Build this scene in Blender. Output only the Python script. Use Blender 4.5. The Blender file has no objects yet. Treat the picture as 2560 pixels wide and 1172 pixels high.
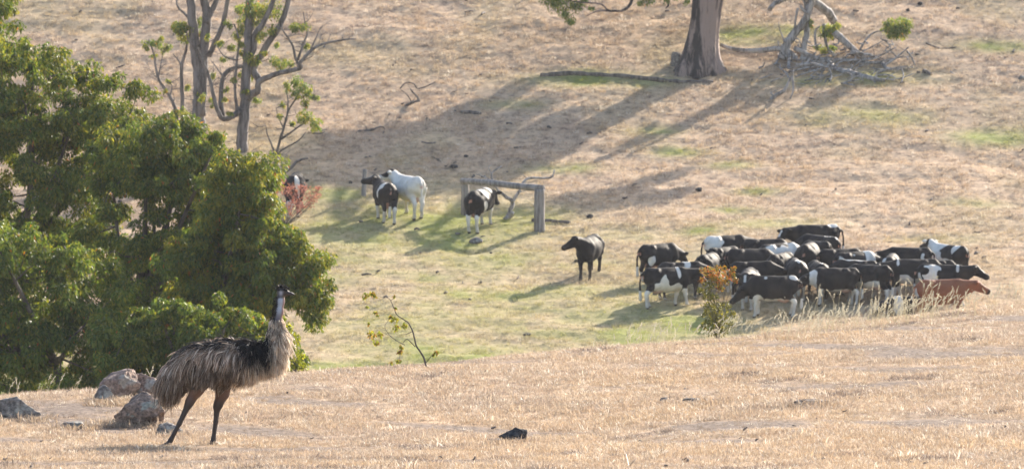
import bpy, math, random
import numpy as np
from mathutils import Vector

rng = np.random.default_rng(11)
random.seed(11)
SC = bpy.context.scene
COL = SC.collection
R = math.radians

# ------------------------------------------------------------------ camera
F = 14222.0            # focal length in pixels of the 2560 px wide photograph (200 mm lens)
LEVEL = 715.0          # image row of the level line
CAMZ = 1.7
cam = bpy.data.cameras.new('camera')
cam.lens = 200.0
cam.sensor_width = 36.0
cam.clip_start = 0.5
cam.clip_end = 4000.0
cam.dof.use_dof = True
cam.dof.focus_distance = 60.5
cam.dof.aperture_fstop = 10.0
camo = bpy.data.objects.new('camera', cam)
COL.objects.link(camo)
camo.location = (0, 0, CAMZ)
camo.rotation_euler = (R(90) + math.atan((LEVEL - 586.0) / F), 0, 0)
SC.camera = camo

# ------------------------------------------------------------------ sky and sun
SUN_AZ, SUN_EL = R(33), R(28)      # azimuth to the right of the view, elevation
SUN = np.array([math.sin(SUN_AZ) * math.cos(SUN_EL), math.cos(SUN_AZ) * math.cos(SUN_EL), math.sin(SUN_EL)])
W = bpy.data.worlds.new('World')
SC.world = W
W.use_nodes = True
wn = W.node_tree.nodes
sky = wn.new('ShaderNodeTexSky')
sky.sky_type = 'NISHITA'
sky.sun_disc = False
sky.sun_elevation = SUN_EL
sky.sun_rotation = SUN_AZ
sky.dust_density = 2.0
wn['Background'].inputs['Strength'].default_value = 0.13
W.node_tree.links.new(sky.outputs[0], wn['Background'].inputs['Color'])
sun = bpy.data.lights.new('sun', 'SUN')
sun.energy = 5.0
sun.angle = R(0.5)
sun.color = (1.0, 0.90, 0.76)
suno = bpy.data.objects.new('sun', sun)
COL.objects.link(suno)
suno.rotation_euler = Vector(SUN).to_track_quat('Z', 'Y').to_euler()
suno.location = (60, 90, 80)

SC.view_settings.view_transform = 'Standard'
SC.view_settings.look = 'None'
SC.view_settings.gamma = 1.0
SC.view_settings.use_curve_mapping = False
SC.view_settings.exposure = 1.34
SC.cycles.use_denoising = True
SC.cycles.max_bounces = 8
SC.cycles.transparent_max_bounces = 6

# ------------------------------------------------------------------ noise
def _h(ix, iy, iz, seed):
    n = (ix.astype(np.int64) * 374761393 + iy.astype(np.int64) * 668265263 + iz.astype(np.int64) * 2147483647 + seed * 974634599) & 0xFFFFFFFF
    n = ((n ^ (n >> 13)) * 1274126177) & 0xFFFFFFFF
    n = ((n ^ (n >> 16)) * 2246822519) & 0xFFFFFFFF
    return (n ^ (n >> 15)).astype(np.float64) / 2147483647.5 - 1.0

def noise2(x, y, seed=0):
    x = np.asarray(x, float); y = np.asarray(y, float)
    x0 = np.floor(x); y0 = np.floor(y)
    fx = x - x0; fy = y - y0
    fx = fx * fx * fx * (fx * (fx * 6 - 15) + 10); fy = fy * fy * fy * (fy * (fy * 6 - 15) + 10)
    z = np.zeros_like(x0)
    a = _h(x0, y0, z, seed); b = _h(x0 + 1, y0, z, seed)
    c = _h(x0, y0 + 1, z, seed); d = _h(x0 + 1, y0 + 1, z, seed)
    return (a * (1 - fx) + b * fx) * (1 - fy) + (c * (1 - fx) + d * fx) * fy

def noise3(p, seed=0):
    q = np.floor(p); f = p - q
    f = f * f * (3 - 2 * f)
    r = 0
    for i in (0, 1):
        for j in (0, 1):
            for k in (0, 1):
                w = (f[:, 0] if i else 1 - f[:, 0]) * (f[:, 1] if j else 1 - f[:, 1]) * (f[:, 2] if k else 1 - f[:, 2])
                r = r + w * _h(q[:, 0] + i, q[:, 1] + j, q[:, 2] + k, seed)
    return r

def fbm(x, y, seed=0, octs=4):
    s = 0; a = 1.0
    for o in range(octs):
        s = s + a * noise2(x * 2 ** o + 13.7 * o, y * 2 ** o - 7.3 * o, seed + o)
        a *= 0.5
    return s / 1.9

def sstep(a, b, x):
    t = np.clip((x - a) / (b - a), 0, 1)
    return t * t * (3 - 2 * t)

# ------------------------------------------------------------------ terrain height
def pchip(xk, yk, x):
    xk = np.asarray(xk, float); yk = np.asarray(yk, float)
    h = np.diff(xk); d = np.diff(yk) / h
    m = np.zeros_like(yk)
    for i in range(1, len(xk) - 1):
        if d[i - 1] * d[i] > 0:
            w1 = 2 * h[i] + h[i - 1]; w2 = h[i] + 2 * h[i - 1]
            m[i] = (w1 + w2) / (w1 / d[i - 1] + w2 / d[i])
    m[0] = d[0]; m[-1] = d[-1]
    i = np.clip(np.searchsorted(xk, x) - 1, 0, len(h) - 1)
    t = (x - xk[i]) / h[i]
    return ((2 * t ** 3 - 3 * t ** 2 + 1) * yk[i] + (t ** 3 - 2 * t ** 2 + t) * h[i] * m[i]
            + (-2 * t ** 3 + 3 * t ** 2) * yk[i + 1] + (t ** 3 - t ** 2) * h[i] * m[i + 1])

CREST = [(-1280, 66, 0.20), (0, 70, 0.346), (640, 73, 0.52), (1280, 77, 0.742), (1920, 82, 1.0), (2560, 88, 1.42), (3840, 93, 1.9)]
YD = np.arange(-600, 1500.1, 0.5)
HILL = [(150, -3.6), (170, -0.87), (187, 2.09), (195, 4.03), (203.5, 6.49), (212.7, 9.70), (220.7, 12.8), (240, 19.2), (280, 30), (350, 40), (1500, 46)]
cols = []
for px, yc, zc in CREST:
    k = [(-600, 0.3), (0, 0.05), (45, 0.0), (53, 0.0), (60.5, 0.015 + 0.16 * zc * (px > 1400)), (yc, zc), (yc + 6, zc - 0.28), (yc + 16, zc - 1.5), (yc + 32, -3.2)] + HILL
    cols.append(pchip([a for a, b in k], [b for a, b in k], YD))
cols = np.array(cols)
UD = np.arange(-1280, 3841, 40.0)
TAB = np.array([pchip([c[0] for c in CREST], cols[:, j], UD) for j in range(len(YD))]).T   # [u, y]

def height(X, Y):
    X = np.asarray(X, float); Y = np.asarray(Y, float)
    u = 1280 + F * X / np.maximum(Y, 45.0)
    fu = np.clip((u + 1280) / 40.0, 0, len(UD) - 1.001); iu = fu.astype(int); fu = fu - iu
    fy = np.clip((Y + 600) / 0.5, 0, len(YD) - 1.001); iy = fy.astype(int); fy = fy - iy
    z = (TAB[iu, iy] * (1 - fu) + TAB[iu + 1, iy] * fu) * (1 - fy) + (TAB[iu, iy + 1] * (1 - fu) + TAB[iu + 1, iy + 1] * fu) * fy
    far = sstep(100, 165, Y)
    z = z + 0.05 * fbm(X / 2.6, Y / 3.4, 5, 3) * (1 - far)
    z = z + far * (0.35 * noise2(X / 17.0, Y / 23.0, 9) + 0.12 * fbm(X / 2.6 + 3, Y / 1.7, 21, 4) + 0.035 * fbm(X / 4.5 + 0.12 * Y, Y / 0.75, 27, 3))
    return z

def at(px, py, Y):
    return np.array([(px - 1280) / F * Y, Y, CAMZ + (LEVEL - py) / F * Y])

_YF = np.arange(158.0, 262.0, 0.05)
_YN = np.arange(50.0, 96.0, 0.02)
def far(px, py):
    """point of the far hillside seen at a pixel of the photograph"""
    X = (px - 1280) / F * _YF
    d = height(X, _YF) - (CAMZ + (LEVEL - py) / F * _YF)
    i = np.argmax(d > 0)
    return np.array([X[i], _YF[i], float(height(X[i], _YF[i]))])
def near(px, py):
    X = (px - 1280) / F * _YN
    d = height(X, _YN) - (CAMZ + (LEVEL - py) / F * _YN)
    i = np.argmax(d > 0) if (d > 0).any() else int(np.argmax(d / _YN))
    return np.array([X[i], _YN[i], float(height(X[i], _YN[i]))])
def px_of(p):
    return 1280 + F * p[0] / p[1], LEVEL - F * (p[2] - CAMZ) / p[1]

# ------------------------------------------------------------------ mesh helpers
def make_mesh(name, V, tris=None, quads=None, smooth=True, attrs=None):
    V = np.ascontiguousarray(V, np.float32)
    tris = np.zeros((0, 3), np.int32) if tris is None else np.asarray(tris, np.int32).reshape(-1, 3)
    quads = np.zeros((0, 4), np.int32) if quads is None else np.asarray(quads, np.int32).reshape(-1, 4)
    me = bpy.data.meshes.new(name)
    me.vertices.add(len(V)); me.vertices.foreach_set('co', V.ravel())
    nl = tris.size + quads.size
    me.loops.add(nl)
    me.loops.foreach_set('vertex_index', np.concatenate([tris.ravel(), quads.ravel()]).astype(np.int32))
    n = len(tris) + len(quads)
    me.polygons.add(n)
    ls = np.concatenate([np.arange(len(tris)) * 3, tris.size + np.arange(len(quads)) * 4]).astype(np.int32)
    me.polygons.foreach_set('loop_start', ls)
    me.polygons.foreach_set('use_smooth', np.full(n, smooth, bool))
    for k, v in (attrs or {}).items():
        v = np.asarray(v, np.float32)
        if v.ndim == 1:
            a = me.attributes.new(k, 'FLOAT', 'POINT'); a.data.foreach_set('value', v)
        else:
            if v.shape[1] == 3: v = np.concatenate([v, np.ones((len(v), 1), np.float32)], 1)
            a = me.attributes.new(k, 'FLOAT_COLOR', 'POINT'); a.data.foreach_set('color', np.ascontiguousarray(v).ravel())
    me.update(calc_edges=True)
    me.validate()
    return me

def link(name, me, mat, parent=None, loc=None, rotz=0.0):
    o = bpy.data.objects.new(name, me)
    COL.objects.link(o)
    if me is not None and mat is not None and not me.materials: me.materials.append(mat)
    if parent: o.parent = parent
    if loc is not None: o.location = [float(a) for a in loc]
    o.rotation_euler = (0, 0, rotz)
    return o

def tag(o, label, cat, group=None):
    o['label'] = label; o['category'] = cat
    if group: o['group'] = group
    return o

def thing(name, label, cat, loc, group=None):
    return tag(link(name, None, None, None, loc), label, cat, group)

class Tubes:
    """collects tapered bent tubes into one mesh"""
    def __init__(s): s.V = []; s.Q = []; s.T = []; s.n = 0; s.A = []
    def add(s, pts, rad, seg=7, sub=4, wob=0.0, cap=True, flute=0.0, val=0.0):
        P = np.asarray(pts, float); r = np.asarray(rad, float) * np.ones(len(P))
        if sub > 1 and len(P) > 1:
            E = np.vstack([2 * P[0] - P[1], P, 2 * P[-1] - P[-2]])
            out = []; rr = []
            for i in range(1, len(E) - 2):
                for t in np.arange(sub) / sub:
                    a, b, c, d = E[i - 1], E[i], E[i + 1], E[i + 2]
                    out.append(0.5 * (2 * b + (c - a) * t + (2 * a - 5 * b + 4 * c - d) * t * t + (3 * b - a - 3 * c + d) * t ** 3))
                    rr.append(r[i - 1] * (1 - t) + r[i] * t)
            out.append(P[-1]); rr.append(r[-1])
            P = np.array(out); r = np.array(rr)
        if wob: 
            w = rng.normal(0, wob, P.shape) * r[:, None]; w[0] = 0; P = P + w
        n = len(P)
        T = np.gradient(P, axis=0); T /= np.linalg.norm(T, axis=1)[:, None] + 1e-9
        up = np.array([0.31, -0.9, 0.3]); 
        A = np.cross(T, up); A /= np.linalg.norm(A, axis=1)[:, None] + 1e-9
        B = np.cross(T, A)
        th = np.arange(seg) / seg * 2 * math.pi
        rad2 = r[:, None] * (1 + flute * np.sin(th * 5 + 1.3)[None, :] + flute * rng.uniform(-1, 1, (n, seg)))
        V = P[:, None, :] + rad2[:, :, None] * (np.cos(th)[None, :, None] * A[:, None, :] + np.sin(th)[None, :, None] * B[:, None, :])
        i = np.arange(n - 1)[:, None] * seg; j = np.arange(seg)[None, :]; j2 = (j + 1) % seg
        q = np.stack([i + j, i + j2, i + seg + j2, i + seg + j], -1).reshape(-1, 4) + s.n
        s.V.append(V.reshape(-1, 3)); s.Q.append(q)
        s.A.append(np.full(n * seg + 2, val))
        c0 = s.n + n * seg
        s.V.append(np.vstack([P[0], P[-1]]))
        jj = np.arange(seg); j2 = (jj + 1) % seg
        s.T.append(np.stack([np.full(seg, c0), s.n + j2, s.n + jj], -1))
        s.T.append(np.stack([np.full(seg, c0 + 1), s.n + (n - 1) * seg + jj, s.n + (n - 1) * seg + j2], -1))
        s.n += n * seg + 2
        return P, r
    def build(s, name, mat, parent=None, loc=(0, 0, 0)):
        V = np.vstack(s.V) - np.asarray(loc)
        me = make_mesh(name, V, np.vstack(s.T), np.vstack(s.Q), True, {'val': np.concatenate(s.A)})
        return link(name, me, mat, parent, (0, 0, 0) if parent else loc)

class Leaves:
    """collects little leaf quads into one mesh"""
    def __init__(s): s.C = []; s.D = []; s.N = []; s.L = []; s.W = []; s.K = []
    def add(s, C, D, N, L, W, K):
        s.C.append(C); s.D.append(D); s.N.append(N); s.L.append(L); s.W.append(W); s.K.append(K)
    def build(s, name, mat, parent=None, loc=(0, 0, 0)):
        C = np.vstack(s.C) - np.asarray(loc); D = np.vstack(s.D); N = np.vstack(s.N)
        L = np.concatenate(s.L)[:, None]; Wd = np.concatenate(s.W)[:, None]; K = np.vstack(s.K)
        D /= np.linalg.norm(D, axis=1)[:, None] + 1e-9
        S = np.cross(D, N); S /= np.linalg.norm(S, axis=1)[:, None] + 1e-9
        N2 = np.cross(S, D)
        a = C - D * L * 0.5; b = C + S * Wd * 0.5 - D * L * 0.06 + N2 * L * 0.06
        c = C + D * L * 0.5; d = C - S * Wd * 0.5 - D * L * 0.06 + N2 * L * 0.06
        n = len(C)
        V = np.stack([a, b, c, d], 1).reshape(-1, 3)
        q = np.arange(4 * n).reshape(-1, 4)
        me = make_mesh(name, V, None, q, False, {'col': np.repeat(K, 4, 0)})
        o = link(name, me, mat, parent, (0, 0, 0) if parent else loc)
        return o

def unit(n, r=rng):
    v = r.normal(size=(n, 3)); return v / np.linalg.norm(v, axis=1)[:, None]

# ------------------------------------------------------------------ SDF figures
class Sdf:
    """smooth union of round cones and ellipsoids on a grid, meshed with surface nets"""
    def __init__(s, lo, hi, h):
        s.lo = np.array(lo, float); s.h = h
        s.dim = np.ceil((np.array(hi, float) - s.lo) / h).astype(int) + 1
        s.f = np.full(s.dim, 1.0)
        s.ax = [s.lo[i] + h * np.arange(s.dim[i]) for i in range(3)]
    def _sub(s, lo, hi):
        a = np.clip(np.floor((np.asarray(lo) - s.lo) / s.h).astype(int), 0, s.dim); b = np.clip(np.ceil((np.asarray(hi) - s.lo) / s.h).astype(int) + 1, 0, s.dim)
        sl = tuple(slice(a[i], b[i]) for i in range(3))
        return sl, np.meshgrid(*[s.ax[i][sl[i]] for i in range(3)], indexing='ij')
    def _mix(s, sl, d, k):
        f = s.f[sl]
        if k <= 0: s.f[sl] = np.minimum(f, d); return
        t = np.clip(0.5 + 0.5 * (f - d) / k, 0, 1)
        s.f[sl] = f * (1 - t) + d * t - k * t * (1 - t)
    def cone(s, a, b, ra, rb, k=0.05):
        a = np.asarray(a, float); b = np.asarray(b, float); m = max(ra, rb) + k + 2 * s.h + 0.05
        sl, G = s._sub(np.minimum(a, b) - m, np.maximum(a, b) + m)
        ab = b - a; L2 = ab @ ab + 1e-12
        t = np.clip(((G[0] - a[0]) * ab[0] + (G[1] - a[1]) * ab[1] + (G[2] - a[2]) * ab[2]) / L2, 0, 1)
        d = np.sqrt((G[0] - a[0] - t * ab[0]) ** 2 + (G[1] - a[1] - t * ab[1]) ** 2 + (G[2] - a[2] - t * ab[2]) ** 2) - (ra + (rb - ra) * t)
        s._mix(sl, d, k)
    def chain(s, pts, rs, k=0.04):
        for i in range(len(pts) - 1): s.cone(pts[i], pts[i + 1], rs[i], rs[i + 1], k)
    def ell(s, c, r, k=0.06, rot=None):
        c = np.asarray(c, float); r = np.asarray(r, float); m = r.max() + k + 2 * s.h + 0.05
        sl, G = s._sub(c - m, c + m)
        P = [G[i] - c[i] for i in range(3)]
        if rot is not None:
            P = [rot[0][i] * P[0] + rot[1][i] * P[1] + rot[2][i] * P[2] for i in range(3)]   # columns of rot = local axes
        q = np.sqrt((P[0] / r[0]) ** 2 + (P[1] / r[1]) ** 2 + (P[2] / r[2]) ** 2) + 1e-9
        q2 = np.sqrt((P[0] / r[0] ** 2) ** 2 + (P[1] / r[1] ** 2) ** 2 + (P[2] / r[2] ** 2) ** 2) + 1e-9
        s._mix(sl, q * (q - 1) / q2, k)
    def mesh(s):
        f = s.f; ins = f < 0
        n = np.array(f.shape) - 1
        cnt = np.zeros(n); acc = np.zeros(tuple(n) + (3,))
        I = np.indices(n)
        def corner(a, o): return a[o[0]:o[0] + n[0], o[1]:o[1] + n[1], o[2]:o[2] + n[2]]
        for ax in range(3):
            for o1 in (0, 1):
                for o2 in (0, 1):
                    o = [0, 0, 0]; oth = [i for i in range(3) if i != ax]
                    o[oth[0]] = o1; o[oth[1]] = o2
                    p = list(o); p[ax] = 1
                    fa = corner(f, o); fb = corner(f, p)
                    c = (fa < 0) != (fb < 0)
                    t = np.where(c, fa / np.where(c, fa - fb, 1), 0)
                    cnt += c
                    acc[..., ax] += np.where(c, t, 0); acc[..., oth[0]] += c * o1; acc[..., oth[1]] += c * o2
        act = cnt > 0
        vid = -np.ones(n, np.int64); vid[act] = np.arange(act.sum())
        V = (np.stack([I[i][act] for i in range(3)], 1) + acc[act] / cnt[act][:, None]) * s.h + s.lo
        Q = []
        for ax in range(3):
            oth = [i for i in range(3) if i != ax]
            a = [slice(1, -1)] * 3; b = [slice(1, -1)] * 3
            a[ax] = slice(0, -1); b[ax] = slice(1, None)
            ia = ins[tuple(a)]; ib = ins[tuple(b)]
            idx = np.argwhere(ia != ib)
            if not len(idx): continue
            fl = ia[tuple(idx.T)]
            base = idx.copy(); base[:, oth[0]] += 1; base[:, oth[1]] += 1
            def cell(d1, d2):
                c = base.copy(); c[:, oth[0]] -= d1; c[:, oth[1]] -= d2
                return vid[tuple(c.T)]
            q = np.stack([cell(0, 0), cell(1, 0), cell(1, 1), cell(0, 1)], 1)
            if ax == 1: fl = ~fl
            q[~fl] = q[~fl][:, ::-1]
            Q.append(q)
        Q = np.vstack(Q); Q = Q[(Q >= 0).all(1)]
        return V, Q

# ------------------------------------------------------------------ materials
def mat_new(name):
    m = bpy.data.materials.new(name); m.use_nodes = True
    nt = m.node_tree
    return m, nt, nt.nodes['Principled BSDF'], nt.nodes, nt.links

def node(nt, t, **kw):
    n = nt.nodes.new(t)
    for k, v in kw.items():
        if k.startswith('i_'): n.inputs[k[2:].replace('_', ' ')].default_value = v
        else: setattr(n, k, v)
    return n

def ramp(nt, stops):
    n = nt.nodes.new('ShaderNodeValToRGB')
    e = n.color_ramp.elements
    while len(e) < len(stops): e.new(0.5)
    for x, (p, c) in zip(e, stops): x.position = p; x.color = (*c, 1) if len(c) == 3 else c
    return n

def attr_col(nt, name, kind='GEOMETRY'):
    return node(nt, 'ShaderNodeAttribute', attribute_name=name, attribute_type=kind)

def leaf_material(name, trans=0.36, rough=0.45, tint=1.0, spec=0.2, tcol=(2.1, 1.95, 0.62)):
    m, nt, p, N, L = mat_new(name)
    a = attr_col(nt, 'col')
    p.inputs['Roughness'].default_value = rough
    p.inputs['Specular IOR Level'].default_value = spec
    L.new(a.outputs['Color'], p.inputs['Base Color'])
    t = N.new('ShaderNodeBsdfTranslucent')
    h = node(nt, 'ShaderNodeVectorMath', operation='MULTIPLY'); h.inputs[1].default_value = tuple(tint * v for v in tcol)
    L.new(a.outputs['Color'], h.inputs[0]); L.new(h.outputs[0], t.inputs['Color'])
    mx = N.new('ShaderNodeMixShader'); mx.inputs[0].default_value = trans
    L.new(p.outputs[0], mx.inputs[1]); L.new(t.outputs[0], mx.inputs[2])
    L.new(mx.outputs[0], N['Material Output'].inputs['Surface'])
    return m

def bark_material(name, c1, c2, scale=6.0, streak=(1, 1, 0.18), bump=0.5, lo=0.40, hi=0.57):
    m, nt, p, N, L = mat_new(name)
    tc = N.new('ShaderNodeTexCoord'); mp = N.new('ShaderNodeMapping'); mp.inputs['Scale'].default_value = streak
    L.new(tc.outputs['Object'], mp.inputs['Vector'])
    n = node(nt, 'ShaderNodeTexNoise', i_Scale=scale, i_Detail=6.0, i_Roughness=0.65)
    L.new(mp.outputs[0], n.inputs['Vector'])
    r = ramp(nt, [(lo, c1), (hi, c2)])
    L.new(n.outputs[0], r.inputs[0]); L.new(r.outputs[0], p.inputs['Base Color'])
    b = node(nt, 'ShaderNodeBump', i_Strength=bump, i_Distance=0.03)
    L.new(n.outputs[0], b.inputs['Height']); L.new(b.outputs[0], p.inputs['Normal'])
    p.inputs['Roughness'].default_value = 0.85
    return m

MAT = {}
MAT['leaf'] = leaf_material('green_leaf')
MAT['pad_leaf'] = leaf_material('sparse_gum_leaf', 0.42, 0.5, 1.0, 0.3, (1.7, 1.6, 0.6))
MAT['bush_leaf'] = leaf_material('bush_leaf', 0.3, 0.5, 1.0, 0.25, (1.2, 1.1, 0.6))
MAT['dry_leaf'] = leaf_material('dry_red_leaf', 0.35, 0.6, 1.0, 0.2, (1.2, 1.0, 0.9))
MAT['bark_grey'] = bark_material('grey_gum_bark', (0.075, 0.062, 0.056), (0.205, 0.175, 0.16), 5.0)
MAT['bark_big'] = bark_material('old_gum_bark', (0.030, 0.023, 0.021), (0.27, 0.20, 0.17), 1.9, (1, 1, 0.16), 1.0, 0.45, 0.54)
MAT['bark_dark'] = bark_material('dark_bark', (0.045, 0.036, 0.03), (0.13, 0.105, 0.085), 8.0)
MAT['deadwood'] = bark_material('weathered_dead_wood', (0.13, 0.115, 0.105), (0.36, 0.33, 0.31), 7.0)
MAT['dark_wood'] = bark_material('dark_fallen_wood', (0.06, 0.05, 0.045), (0.17, 0.14, 0.12), 7.0)
MAT['post'] = bark_material('grey_post_timber', (0.13, 0.11, 0.10), (0.29, 0.26, 0.235), 9.0, (1, 1, 0.1))

def grass_material(name, trans):
    m, nt, p, N, L = mat_new(name)
    a = attr_col(nt, 'col', 'INSTANCER')
    t = attr_col(nt, 'tint')
    mul = node(nt, 'ShaderNodeVectorMath', operation='SCALE')
    L.new(a.outputs['Color'], mul.inputs[0]); L.new(t.outputs['Fac'], mul.inputs['Scale'])
    L.new(mul.outputs[0], p.inputs['Base Color'])
    p.inputs['Roughness'].default_value = 0.5
    p.inputs['Specular IOR Level'].default_value = 0.35
    tr = N.new('ShaderNodeBsdfTranslucent'); L.new(mul.outputs[0], tr.inputs['Color'])
    mx = N.new('ShaderNodeMixShader'); mx.inputs[0].default_value = trans
    L.new(p.outputs[0], mx.inputs[1]); L.new(tr.outputs[0], mx.inputs[2])
    L.new(mx.outputs[0], N['Material Output'].inputs['Surface'])
    return m
MAT['grass'] = grass_material('dry_grass_blade', 0.4)

# ================================================================== GROUND
GREEN = [(900, 925, 260, 28, 1), (1150, 893, 220, 22, .9), (1600, 838, 150, 24, 1), (1720, 815, 160, 30, .9), (1000, 560, 330, 60, .75), (1130, 560, 170, 40, .9),
         (820, 488, 80, 22, .9), (1300, 545, 120, 26, .7), (1020, 605, 260, 40, .7), (900, 655, 120, 20, .5), (1250, 735, 260, 26, .6), (1000, 690, 250, 26, .5), (1050, 760, 200, 18, .4),
         (1400, 422, 80, 12, .7), (1900, 481, 50, 8, .8), (1830, 525, 50, 8, .8), (2490, 345, 100, 20, .9), (2490, 117, 90, 14, .9), (1900, 82, 120, 16, .9),
         (1880, 105, 90, 12, .6), (1450, 200, 140, 20, .8), (1620, 205, 80, 14, .5), (2200, 190, 130, 18, .7), (2050, 205, 110, 12, .5), (1700, 382, 60, 10, .7),
         (1750, 577, 60, 10, .7), (1560, 765, 110, 20, .4), (2430, 510, 70, 12, .5), (2150, 290, 160, 26, .5), (1830, 412, 60, 8, .6), (1290, 262, 70, 12, .5),
         (1090, 850, 200, 14, .5), (1900, 560, 160, 12, .35), (2350, 600, 120, 14, .3), (1640, 330, 60, 8, .5), (1350, 830, 160, 18, .5), (1330, 640, 160, 16, .35), (1200, 650, 420, 40, .45), (1300, 790, 460, 45, .5), (1480, 590, 220, 26, .35), (1000, 800, 260, 40, .5), (1650, 730, 200, 30, .35), (1150, 870, 300, 20, .6)]
GP = []
for px, py, rx, ry, s in GREEN:
    c = far(px, py); a = far(px, py - ry); b = far(px, py + ry)
    GP.append((c[0], c[1], rx / F * c[1], max(0.5, (a[1] - b[1]) / 2), s))

def green_field(X, Y):
    g = np.zeros_like(X)
    nz = fbm(X / 0.9, Y / 1.6, 40, 3); nb = fbm(X / 3.1, Y / 5.0, 44, 3)
    for cx, cy, rx, ry, s in GP:
        d = ((X - cx) / rx) ** 2 + ((Y - cy) / ry) ** 2
        m = d < 9
        if m.any(): g[m] = np.maximum(g[m], s * np.exp(-d[m] * 0.9))
    g = g * (1.15 + 0.9 * nz) + 0.28 * np.clip(nb, 0, 1) * sstep(160, 170, Y)
    valley = sstep(95, 120, Y) * (1 - sstep(168, 176, Y))
    g = np.maximum(g, valley * (0.75 + 0.4 * nz))
    return np.clip(g, 0, 1)

def spaced(parts):
    out = [parts[0][0]]
    for a, b, st in parts:
        n = max(1, int(round((b - a) / st)))
        out += list(a + (b - a) * (np.arange(n) + 1) / n)
    return np.array(out)
gx = spaced([(-900, -300, 60), (-300, -80, 10), (-80, -24, 2), (-24, 24, 0.165), (24, 80, 2), (80, 300, 10), (300, 900, 60)])
gy = spaced([(-500, -60, 40), (-60, 40, 4), (40, 50, 0.5), (50, 94, 0.16), (94, 164, 0.7), (164, 226, 0.14), (226, 250, 0.8), (250, 420, 8), (420, 1400, 70)])
GX, GY = np.meshgrid(gx, gy, indexing='ij')
GZ = height(GX.ravel(), GY.ravel()).reshape(GX.shape)
# fine relief of the turf
fine = 0.05 * fbm(GX / 0.42, GY / 0.30, 61, 3) * (sstep(158, 166, GY) * (1 - sstep(224, 230, GY)) * (np.abs(GX) < 25)) + 0.02 * fbm(GX / 0.5, GY / 0.6, 66, 2) * (GY < 94) * (GY > 45) * (np.abs(GX) < 25)
V = np.stack([GX, GY, GZ + fine - 0.01], -1).reshape(-1, 3)
nx, ny = GX.shape
I = np.arange(nx - 1)[:, None] * ny; J = np.arange(ny - 1)[None, :]
Q = np.stack([I + J, I + ny + J, I + ny + J + 1, I + J + 1], -1).reshape(-1, 4)
grn = green_field(GX.ravel(), GY.ravel())

m, nt, p, N, L = mat_new('paddock_ground')
tc = N.new('ShaderNodeTexCoord')
def tex(scale, sc=(1, 1, 1), det=6.0, rough=0.6):
    mp = N.new('ShaderNodeMapping'); mp.inputs['Scale'].default_value = sc
    n = node(nt, 'ShaderNodeTexNoise', i_Scale=scale, i_Detail=det, i_Roughness=rough)
    L.new(tc.outputs['Object'], mp.inputs['Vector']); L.new(mp.outputs[0], n.inputs['Vector'])
    return n
n1 = tex(0.45, (1, 0.7, 1)); n2 = tex(3.0, (1, 0.8, 1), 8.0, 0.7); n3 = tex(14.0, (1, 1, 1), 4.0)
r1 = ramp(nt, [(0.30, (0.36, 0.255, 0.175)), (0.5, (0.44, 0.32, 0.218)), (0.70, (0.51, 0.37, 0.24))])
L.new(n1.outputs[0], r1.inputs[0])
r2 = ramp(nt, [(0.36, (0.45, 0.41, 0.41)), (0.47, (0.95, 0.95, 0.95)), (0.64, (1.25, 1.2, 1.15))])
L.new(n2.outputs[0], r2.inputs[0])
mu = node(nt, 'ShaderNodeMix', data_type='RGBA', blend_type='MULTIPLY'); mu.inputs[0].default_value = 1.0
L.new(r1.outputs[0], mu.inputs[6]); L.new(r2.outputs[0], mu.inputs[7])
ga = attr_col(nt, 'green')
rg = ramp(nt, [(0.30, (0.20, 0.225, 0.06)), (0.7, (0.34, 0.32, 0.11))]); L.new(n2.outputs[0], rg.inputs[0])
gm = node(nt, 'ShaderNodeMix', data_type='RGBA')
L.new(ga.outputs['Fac'], gm.inputs[0]); L.new(mu.outputs[2], gm.inputs[6]); L.new(rg.outputs[0], gm.inputs[7])
la = attr_col(nt, 'litter')
lc = ramp(nt, [(0.35, (0.10, 0.075, 0.06)), (0.62, (0.25, 0.19, 0.15))]); L.new(n3.outputs[0], lc.inputs[0])
lm = node(nt, 'ShaderNodeMix', data_type='RGBA'); L.new(la.outputs['Fac'], lm.inputs[0]); L.new(gm.outputs[2], lm.inputs[6]); L.new(lc.outputs[0], lm.inputs[7])
L.new(lm.outputs[2], p.inputs['Base Color'])
p.inputs['Roughness'].default_value = 0.95
p.inputs['Specular IOR Level'].default_value = 0.15
b1 = node(nt, 'ShaderNodeBump', i_Strength=0.9, i_Distance=0.05); L.new(n3.outputs[0], b1.inputs['Height'])
L.new(b1.outputs[0], p.inputs['Normal'])
MAT['ground'] = m
litter = sstep(0.05, -0.42, fbm(GX / 1.5 + 0.35 * GY, GY / 2.2, 71, 4)).ravel() * (GY.ravel() < 98)
g = link('ground', make_mesh('ground', V, None, Q, True, {'green': grn, 'litter': litter}), m)
g['kind'] = 'structure'

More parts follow.
